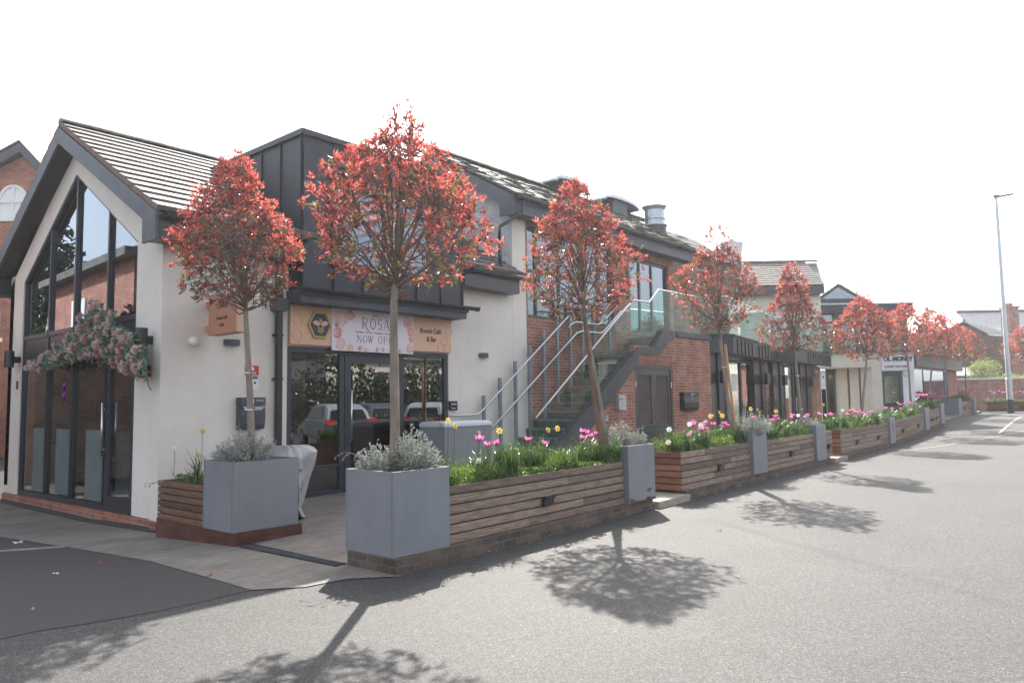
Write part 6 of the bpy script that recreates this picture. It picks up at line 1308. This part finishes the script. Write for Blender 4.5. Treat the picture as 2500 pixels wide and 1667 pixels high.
BEDS = [
 ('nearest timber planter', c6, .74, [(342,775),(398,812),(466,803),(680,776),(798,803),(1065,722),(1088,730),(1058,765),(1112,752),(1157,738)], [(125,645),(172,682),(333,728),(482,717),(820,712),(885,700)], [(545,890),(600,850),(340,925),(302,1005)], 1.3),
 ('middle run of timber planters', c8, .75, [(495,822),(597,812),(567,865),(603,865),(605,890),(458,918),(765,820),(785,835),(758,840),(670,826),(1010,770),(1195,755),(1165,790),(1203,780),(1180,803),(1343,748),(1325,770),(1437,760),(1470,748),(1449,810),(1565,738),(1668,740)], [(657,748),(712,720),(742,748),(640,752),(983,690),(1035,695),(1055,720),(1200,710),(1600,655),(870,965),(255,1000)], [(292,865),(463,820),(560,830),(590,820),(1107,795),(1108,850),(1270,790),(1388,745),(1560,730),(1685,770),(285,975),(320,980)], 1.5),
 ('long planters before the dark shops and the stone coloured entrance', r1o, .78, [(620,1405),(645,1415),(590,1440),(690,1408),(715,1425),(765,1420),(795,1415),(740,1440),(670,1422),(910,1385),(965,1387),(1040,1390),(1035,1352),(1075,1345),(1120,1338),(1168,1348),(430,1438)], [(615,1370),(640,1390),(790,1360),(845,1370),(1015,1335),(600,1395)], [(400,1440),(545,1400),(340,1425),(465,1465),(780,1430),(970,1400)], 1.5),
 ('planter before the white watch shop', r1o, .9, [(1175,1275),(1205,1272),(1230,1275),(1255,1275),(1275,1265),(1270,1282),(1285,1292),(1310,1275),(1340,1262),(1383,1282),(1410,1290),(1395,1280),(1245,1283)], [], [(1175,1300),(1190,1290)], 1.8),
]
for nm, cf, zz_, tl, df, wh, s_ in BEDS:
    for kind, lst, word in (('t', tl, 'pink double tulip'), ('d', df, 'small yellow daffodil'), ('w', wh, 'white narcissus')):
        for (u, v) in lst:
            p = onrow(*cf(u, v), R.uniform(.2,.45)); flower(kind, p+Vector((0,0,-.03 if kind == 't' else 0)), gz(p.x)+zz_-.05, f'{word} in the {nm}', f'{word}s in the {nm}', R, s_*(1. if kind == 't' else .95))
for k, (u, v) in enumerate([(1530,1240),(1545,1246),(1560,1250),(1575,1245),(1562,1262),(1592,1250),(1612,1250),(1630,1254)]):
    p = PY(*r1o(u, v+R.uniform(-6,8)), 7.45); flower('t', p, gz(p.x)+.68, 'pink double tulip in the planter before the showroom brick pier', 'pink double tulips by the showroom pier', R, 1.9)
for (u, v) in [(1805,1250),(1840,1245),(1880,1250),(1910,1245),(1925,1252),(2020,1245),(2060,1248),(2085,1246)]:
    p = D(*r1o(u, v+R.uniform(-10,16)), 42.3+R.uniform(-.3,.3)); flower('t', p, gz(p.x)+.6, 'pink double tulip in the far planter by the lamp post', 'pink double tulips by the lamp post', R, 1.5)
for k, (u, v, kd) in enumerate(((465*K, 990*K, 'd'), (400*K, 1030*K, 'w'), (455*K, 1045*K, 'd'))):
    p = PX(u, v, 4.65); flower(kd, p, .75, ('tall yellow daffodil left of the silver bush at the cream corner', 'single pale narcissus in the corner timber planter', 'low yellow daffodil in the corner timber planter')[k], None, R, 1.1)
# ---------------------------------------------------------------- garland over the gabled door
t = thing('flower_garland', 'bushy garland of pink and cream roses hung over the glazed door', 'garland', (4.6, 13.5, 2.6)); rg = random.Random(77); m = MB(); fl = MB(); tw = MB()
env = [(80,838,12),(110,830,25),(140,815,30),(170,800,38),(200,775,62),(225,760,78),(250,775,72),(275,800,62),(300,810,58),(322,830,45)]
for i in range(2600):
    k = rg.choices(range(len(env)), [e[2] for e in env])[0]; u, v, r = env[k]; a = rg.uniform(0, 6.28); q = math.sqrt(rg.random())
    p = PX((u+14*rg.uniform(-1,1))*K, (v+r*.85*q*math.sin(a))*K, 4.62-rg.random()*.28); mi = 0
    for _ in range(2): leafq(m, p, rv(rg)+Vector((-.4,0,.2)), rg.uniform(.04,.09), .03, rg, 0)
    if rg.random() < .17:
        rr_ = rg.uniform(.035,.065); c = p+Vector((-.03,0,0)); mi = 0 if rg.random() < .75 else 1
        for _ in range(22): d = rv(rg); d.x = -abs(d.x); leafq(fl, c+d*rr_*.3, d+rv(rg)*.5, rr_*.9, rr_*.8, rg, mi, .4)
m.build('foliage', M['fleafl'], t, recalc=False); fl.build('flowers', [M['fpale'], M['fpink']], t, recalc=False)
p = PX(330*K, 865*K, 4.6); m = MB(); m.tube([p, p+Vector((0,-.1,-.02)), p+Vector((0,-.16,-.12)), p+Vector((0,-.25,-.2))], .008, 5); m.build('trailing_twig', M['twig'], t)
p = PX(149*K, 868*K, 4.72); t = thing('hanging_ribbon', 'twisted purple and magenta ribbon hanging below the garland', 'ribbon', tuple(p)); m = MB()
for k in range(14):
    z = -.02*k*1.6; a = k*.55; m.add([p+Vector((.03*math.cos(a), .06*math.sin(a+.4), z)), p+Vector((-.03*math.cos(a), -.06*math.sin(a+.4)+.02, z)), p+Vector((-.03*math.cos(a+.55), -.06*math.sin(a+.95)+.02, z-.034)), p+Vector((.03*math.cos(a+.55), .06*math.sin(a+.95), z-.034))], [(0,1,2,3)], 0 if k % 5 < 3 else 1)
m.build('ribbon', [M['purple'], M['magenta']], t, recalc=False)
# ---------------------------------------------------------------- shrubs and far trees
def bush(name, lb, cat, c, r, h, n, mt, ls, seed, trunk=0., grp=None, cone=False):
    rg = random.Random(seed); t = thing(name, lb, cat, c, grp); c = Vector(c); m = MB(); b = MB(); top = c+Vector((0,0,trunk+h*.5))
    lobs = [(rv(rg), rg.uniform(.6,1.15)) for _ in range(9)]
    for i in range(n):
        d = rv(rg); k = rg.uniform(.45, 1.05)
        s = max(1-.5*(1-max(0, d.dot(l))**2)*0+0 for l, q in lobs); g = .8+.3*max(max(0, d.dot(l))**5*q for l, q in lobs)
        if cone: f = rg.random()**1.5; a = rg.uniform(0,6.28); rr_ = r*(1-f)*rg.uniform(.5,1.1)*(1+.25*math.sin(f*40)); p = c+Vector((rr_*math.cos(a), rr_*math.sin(a), trunk+h*f))
        else: p = top+Vector((d.x*r*k*g, d.y*r*k*g, d.z*h*.5*k*g))
        for _ in range(4): leafq(m, p+rv(rg)*ls, rv(rg)+d*.4+Vector((0,0,.2)), ls*rg.uniform(.7,1.3), ls*.45, rg, 0)
        if i % 14 == 0: b.tube([c+Vector((0,0,trunk*.7)), (c+Vector((0,0,trunk))).lerp(p, .5)+rv(rg)*.1, p], [ls*.25, ls*.12, ls*.05], 4, cap=False)
    m.build('crown', M[mt], t, recalc=False); b.tube([c, c+Vector((0,0,trunk+h*.4))], [max(.03, ls*.6), .02], 7); b.build('trunk', M['bark'], t, recalc=False)
    return t
q = D(2402, 925, 50.9); bush('garden_shrub', 'fresh green shrub rising over the garden wall in front of the dark brick house', 'shrub', (q.x, q.y, .5), 1.0, 1.6, 420, 'shrub', .13, 81, 1.9)
q = D(2462, 920, 51.2); bush('garden_shrub', 'low green shrub behind the lamp post above the garden wall', 'shrub', (q.x, q.y, .5), 1.3, .7, 300, 'shrub', .13, 82, 1.7)
q = P7(1180, 1250, 9.6); bush('pot_shrub', 'small dark feathery shrub before the brick pier between the two dark shops', 'shrub', (q.x, 9.6, .1), .35, 1.2, 260, 'hedge', .045, 83, .35)
q = P7(1395, 1380, 9.9); m = MB(); m.box(q.x-.08, q.x+.08, 9.8, 9.9, .1, P7(1395, 1080, 9.9).z); tag(m.build('timber_post', M['stake'], org=(q.x, 9.85, .1)), 'pale timber post standing before the second dark doorway', 'post')
q = D(2060, 720, 60); rg = random.Random(9); t = thing('bare_tree', 'bare winter tree just showing behind the pointed glazed gable', 'tree', (q.x, q.y, .5)); m = MB()
for i in range(46):
    a = rg.uniform(0,6.28); e = Vector((q.x+4.*math.cos(a)*rg.random(), q.y+4*math.sin(a)*rg.random(), rg.uniform(8,11.8))); s = Vector((q.x, q.y, rg.uniform(3,7))); m.tube([s, s.lerp(e,.5)+rv(rg)*.4, e], [.08,.035,.012], 4, cap=False)
    for _ in range(3): e2 = e+rv(rg)*1.0; m.tube([s.lerp(e,.6), e2], [.02,.008], 3, cap=False)
m.tube([(q.x,q.y,0),(q.x,q.y,7)], [.3,.12], 8, cap=False); m.build('branches', M['twig'], t, recalc=False)
# fallen petals, scraps and leaves on the ground
rg = random.Random(99)
for (u, v, mt, lb, s) in ((235,1293,'lred','curled red leaf lying on the dark asphalt patch',.05),(478,1321,'lred','round red petal lying on the paved apron',.045),(592,1265,'lred','red petal beside the drain channel',.05),(43,1246,'litter','white paper scrap on the dark ground at the left edge',.07),(128,1317,'litter','pale leaf on the asphalt patch',.03),(78,1398,'stake','dry leaf curled on the asphalt patch near the frame edge',.03),(1652,1219,'twig','dark weed tuft growing from the open road',.035),(1085,1299,'twig','thin dry twig at the foot of the nearest brick base',.05)):
    p = Gg(u*K, v*K, .012); m = MB()
    for _ in range(3): leafq(m, p+rv(rg)*.004, Vector((rg.uniform(-1,1), rg.uniform(-1,1), .12)), s*1.1, s*.5, rg, 0, .3)
    nm = {'lred': 'fallen_petal', 'litter': 'paper_scrap', 'stake': 'dry_leaf', 'twig': 'twig'}[mt]; tag(m.build(nm, M[mt], recalc=False, org=tuple(p)), lb, 'litter')
m = MB()
for i in range(900):
    x = rg.uniform(5.5, 34); 
    if 9.8 < x < 10.6: continue
    p = Vector((x, fxr(x)-.05-abs(rg.gauss(0,.07)), gz(x)+.008)); leafq(m, p, Vector((rg.uniform(-1,1), rg.uniform(-1,1), .15)), rg.uniform(.015,.035), .013, rg, rg.choice((0,1,1,2)))
tag(m.build('leaf_litter', [M['stake'], M['twig'], M['lmaroon']], recalc=False, org=(5.5,5.4,0)), 'scattered small dry leaves along the foot of the planters', 'litter', kind='stuff')
# ---------------------------------------------------------------- what the shop glass reflects (stands across the road, behind the camera)
def car(x, y, rz, col, lb, tint=.0):
    pt = mat('car paint '+lb[:12], col, .28, .35); t = thing('parked_car', lb, 'car', (x, y, 0), 'cars parked across the road', rz)
    def bd(mb, nm, mt, **k): 
        o = mb.build(nm, mt, None, **k); o.parent = t; return o
    low = [(-2.1,.35),(-2.15,.62),(-2.08,.95),(-1.2,1.02),(1.0,1.0),(1.9,.85),(2.15,.6),(2.15,.35)]; hi = [(-2.0,.96),(-1.72,1.42),(-1.2,1.58),(-.2,1.62),(.35,1.55),(1.15,1.0)]
    m = MB(); secs = [(-.88,.93),(-.90,1.),(.90,1.),(.88,.93)]; m.pr([(p[0], -.9, p[1]) for p in low], (0,1.8,0)); b = bd(m, 'body', pt, bev=.08)
    m = MB(); n_ = len(hi); A = [Vector((p[0], -.86+.18*(p[1]-.96)/.66, p[1])) for p in hi]; B = [Vector((p.x, -p.y, p.z)) for p in A]; m.add(A+B, [tuple(range(n_))[::-1], tuple(range(n_, 2*n_))]+[(i, i+1, i+1+n_, i+n_) for i in range(n_-1)]); bd(m, 'roof', pt, bev=.05)
    m = MB(); m.pr([(-2.02,-.68,1.02),(-2.02,.68,1.02),(-1.79,.58,1.38),(-1.79,-.58,1.38)], (.02,0,.01))
    for s in (-1,1): m.pr([(-1.6,s*.845,1.05),(.9,s*.845,1.05),(.3,s*.735,1.48),(-1.3,s*.72,1.52)], (0,s*.012,0))
    m.pr([(1.17,-.7,1.03),(1.17,.7,1.03),(.42,.6,1.53),(.42,-.6,1.53)], (.03,0,.015)); bd(m, 'window', M['carglass'])
    for sx in (-1.35,1.35):
        for s in (-1,1):
            m = MB(); m.tube([(sx,s*.72,.33),(sx,s*.92,.33)], .33, 20); w_ = bd(m, 'wheel', M['black']); m = MB(); m.tube([(sx,s*.9,.33),(sx,s*.93,.33)], .2, 10); r_ = m.build('rim', M['galv']); r_.parent = w_
    for s in (-1,1): m = MB(); m.pr([(-2.17,s*.45,.85),(-2.17,s*.86,.82),(-2.05,s*.88,1.06),(-2.05,s*.6,1.02)], (.12,0,0)); bd(m, 'tail_light', mat('tail light', (.45,.01,.01), .2), bev=.02)
    m = MB(); m.box(-2.19,-2.16,-.26,.26,.62,.73); bd(m, 'number_plate', mat('yellow plate', (.75,.5,.02), .5)); m = MB(); m.box(-2.2,-2.0,-.8,.8,.34,.5); bd(m, 'bumper', M['black'], bev=.03); m = MB(); m.box(-2.165,-2.14,-.5,.5,.8,.83); bd(m, 'chrome_strip', M['chrome'])
    return t
def mirY(u, v, d): p = D(u, v, d); return p.x, 2*FY+.1-p.y
for (u, v, dd, rz, col, lb) in ((815,1040,29,-math.pi/2+.35,(.45,.5,.54),'silver hatchback parked across the road, seen only mirrored in the left shop pane'),(905,1030,33,-math.pi/2+.3,(.10,.12,.14),'dark grey car parked across the road, seen only mirrored in the shop door'),(1050,1030,33,-math.pi/2+.9,(.55,.6,.66),'pale silver car parked across the road, seen only mirrored in the right shop pane')):
    x_c, y_c = mirY(u, v, dd); car(x_c, y_c, rz, col, lb)
x_c, y_c = mirY(900, 940, 58); wh = thing('white_house', 'white house with a dark roof across the road, seen mirrored in the cafe glass', 'house', (x_c, y_c, 0))
Tm = Matrix.Translation((x_c, y_c, 0)) @ Matrix.Rotation(math.radians(40), 4, 'Z')
m = MB(); m.T = Tm; m.box(-9, 5, -3, 4, 0, 3.6); m.pr([(3.2,4.1,0),(7.5,4.1,0),(7.5,4.1,3.8),(5.3,4.1,6.0),(3.2,4.1,3.8)], (0,-6,0)); m.build('wall', M['render'], wh)
m = MB(); m.T = Tm; m.pr([(-9.4,4.4,3.55),(-9.4,-3.4,3.55),(-9.4,.5,6.2)], (13.5,0,0)); m.build('roof', M['tileold'], wh)
for xx in (-7,-4,-1,1.5): m = MB(); m.T = Tm; m.box(xx, xx+1.1, 4.0, 4.06, 1.0, 2.9); m.build('window', M['carglass'], wh)
for k in range(7):
    x_c, y_c = mirY(700+k*70, 960, 42+4*(k % 2)); bush('hedge_tree', ('bushy','round','low','tall','broad','dense','narrow')[k]+' dark tree across the road, mirrored in the shop glass', 'tree', (x_c, y_c, 0), 2.4, 2.4+(k % 3)*.9, 260, 'hedge', .32, 200+k, .3, 'trees across the road')
# brick house left of the frame, mirrored in the tall pointed glazing
lh = thing('roadside_brick_house', 'orange brick house with a dark eave left of the frame, mirrored in the pointed glazing', 'house', (1.3, 25, 0))
wp = [(2.05,18.6),(1.35,26.7)]
m = MB(); m.pr([(wp[0][0],wp[0][1],0),(wp[1][0],wp[1][1],0),(-7,26.7,0),(-7,18.6,0)], (0,0,5.55)); m.build('wall', M['brickplinth'], lh)
m = MB(); m.pr([(wp[0][0]+.35,wp[0][1]-.3,5.25),(wp[1][0]+.35,wp[1][1],5.42),(-7,26.7,5.42),(-7,18.3,5.42)], (0,0,.2)); m.build('roof', M['tileold'], lh)
m = MB(); m.box(1.55, 1.75, 22.6, 23.6, 3.2, 4.7); m.build('window', M['signwhite'], lh)
m = MB(); m.box(2.75, 3.0, 18.35, 36, 0, 2.95); tag(m.build('pane_darkening_wall', M['brickfar'], org=(2.9,18.4,0)), 'unseen dark brick wall added left of the frame to darken the lower gable panes', 'wall')  # added unseen wall, keeps the reflection in the lower panes dark
# houses across the road, only ever seen mirrored in glass
def across(x0, x1, y, h, mt, lb, rf='tileold', n=4):
    t = thing('house_across_road', lb, 'house', ((x0+x1)/2, y, 0), 'houses across the road'); m = MB(); m.box(x0, x1, y-7, y, 0, h); m.build('wall', M[mt], t)
    m = MB(); m.pr([(x0-.3, y+.4, h-.1), (x0-.3, y-7.4, h-.1), (x0-.3, y-3.5, h+2.4)], (x1-x0+.6, 0, 0)); m.build('roof', M[rf], t)
    for i in range(n):
        xx = x0+(x1-x0)*(i+.5)/n
        for z in ((1.0, 2.4), (h-2.3, h-.9)): m = MB(); frame(m, xx-.6, xx+.6, z[0], z[1], y+.003, y+.06, .07); f = m.build('window', M['signwhite'], t); m = MB(); m.box(xx-.53, xx+.53, y+.01, y+.03, z[0]+.07, z[1]-.07); m.build('pane', M['carglass'], f)
across(27, 38, -17, 4.6, 'render', 'white rendered house across the road, mirrored in the cafe front glass'); across(39, 50, -15.5, 5.4, 'brickplinth', 'brick house across the road, mirrored in the dark shop doors'); across(51, 66, -16, 5.6, 'render', 'second white rendered house across the road, mirrored in the showroom glass'); across(67, 95, -15, 5.4, 'brickplinth', 'long red brick terrace far across the road, mirrored in the farthest panes', n=9)
bush('conifer', 'dark conifer beyond the brick house, mirrored in the left of the pointed glazing', 'tree', (0.6, 31, 0), 3.4, 10, 1700, 'hedge', .35, 300, .5, cone=True)
for o in list(C.objects):
    if o.name.startswith('Cube'): print('bad name', o.name)
print('objects', len(C.objects))
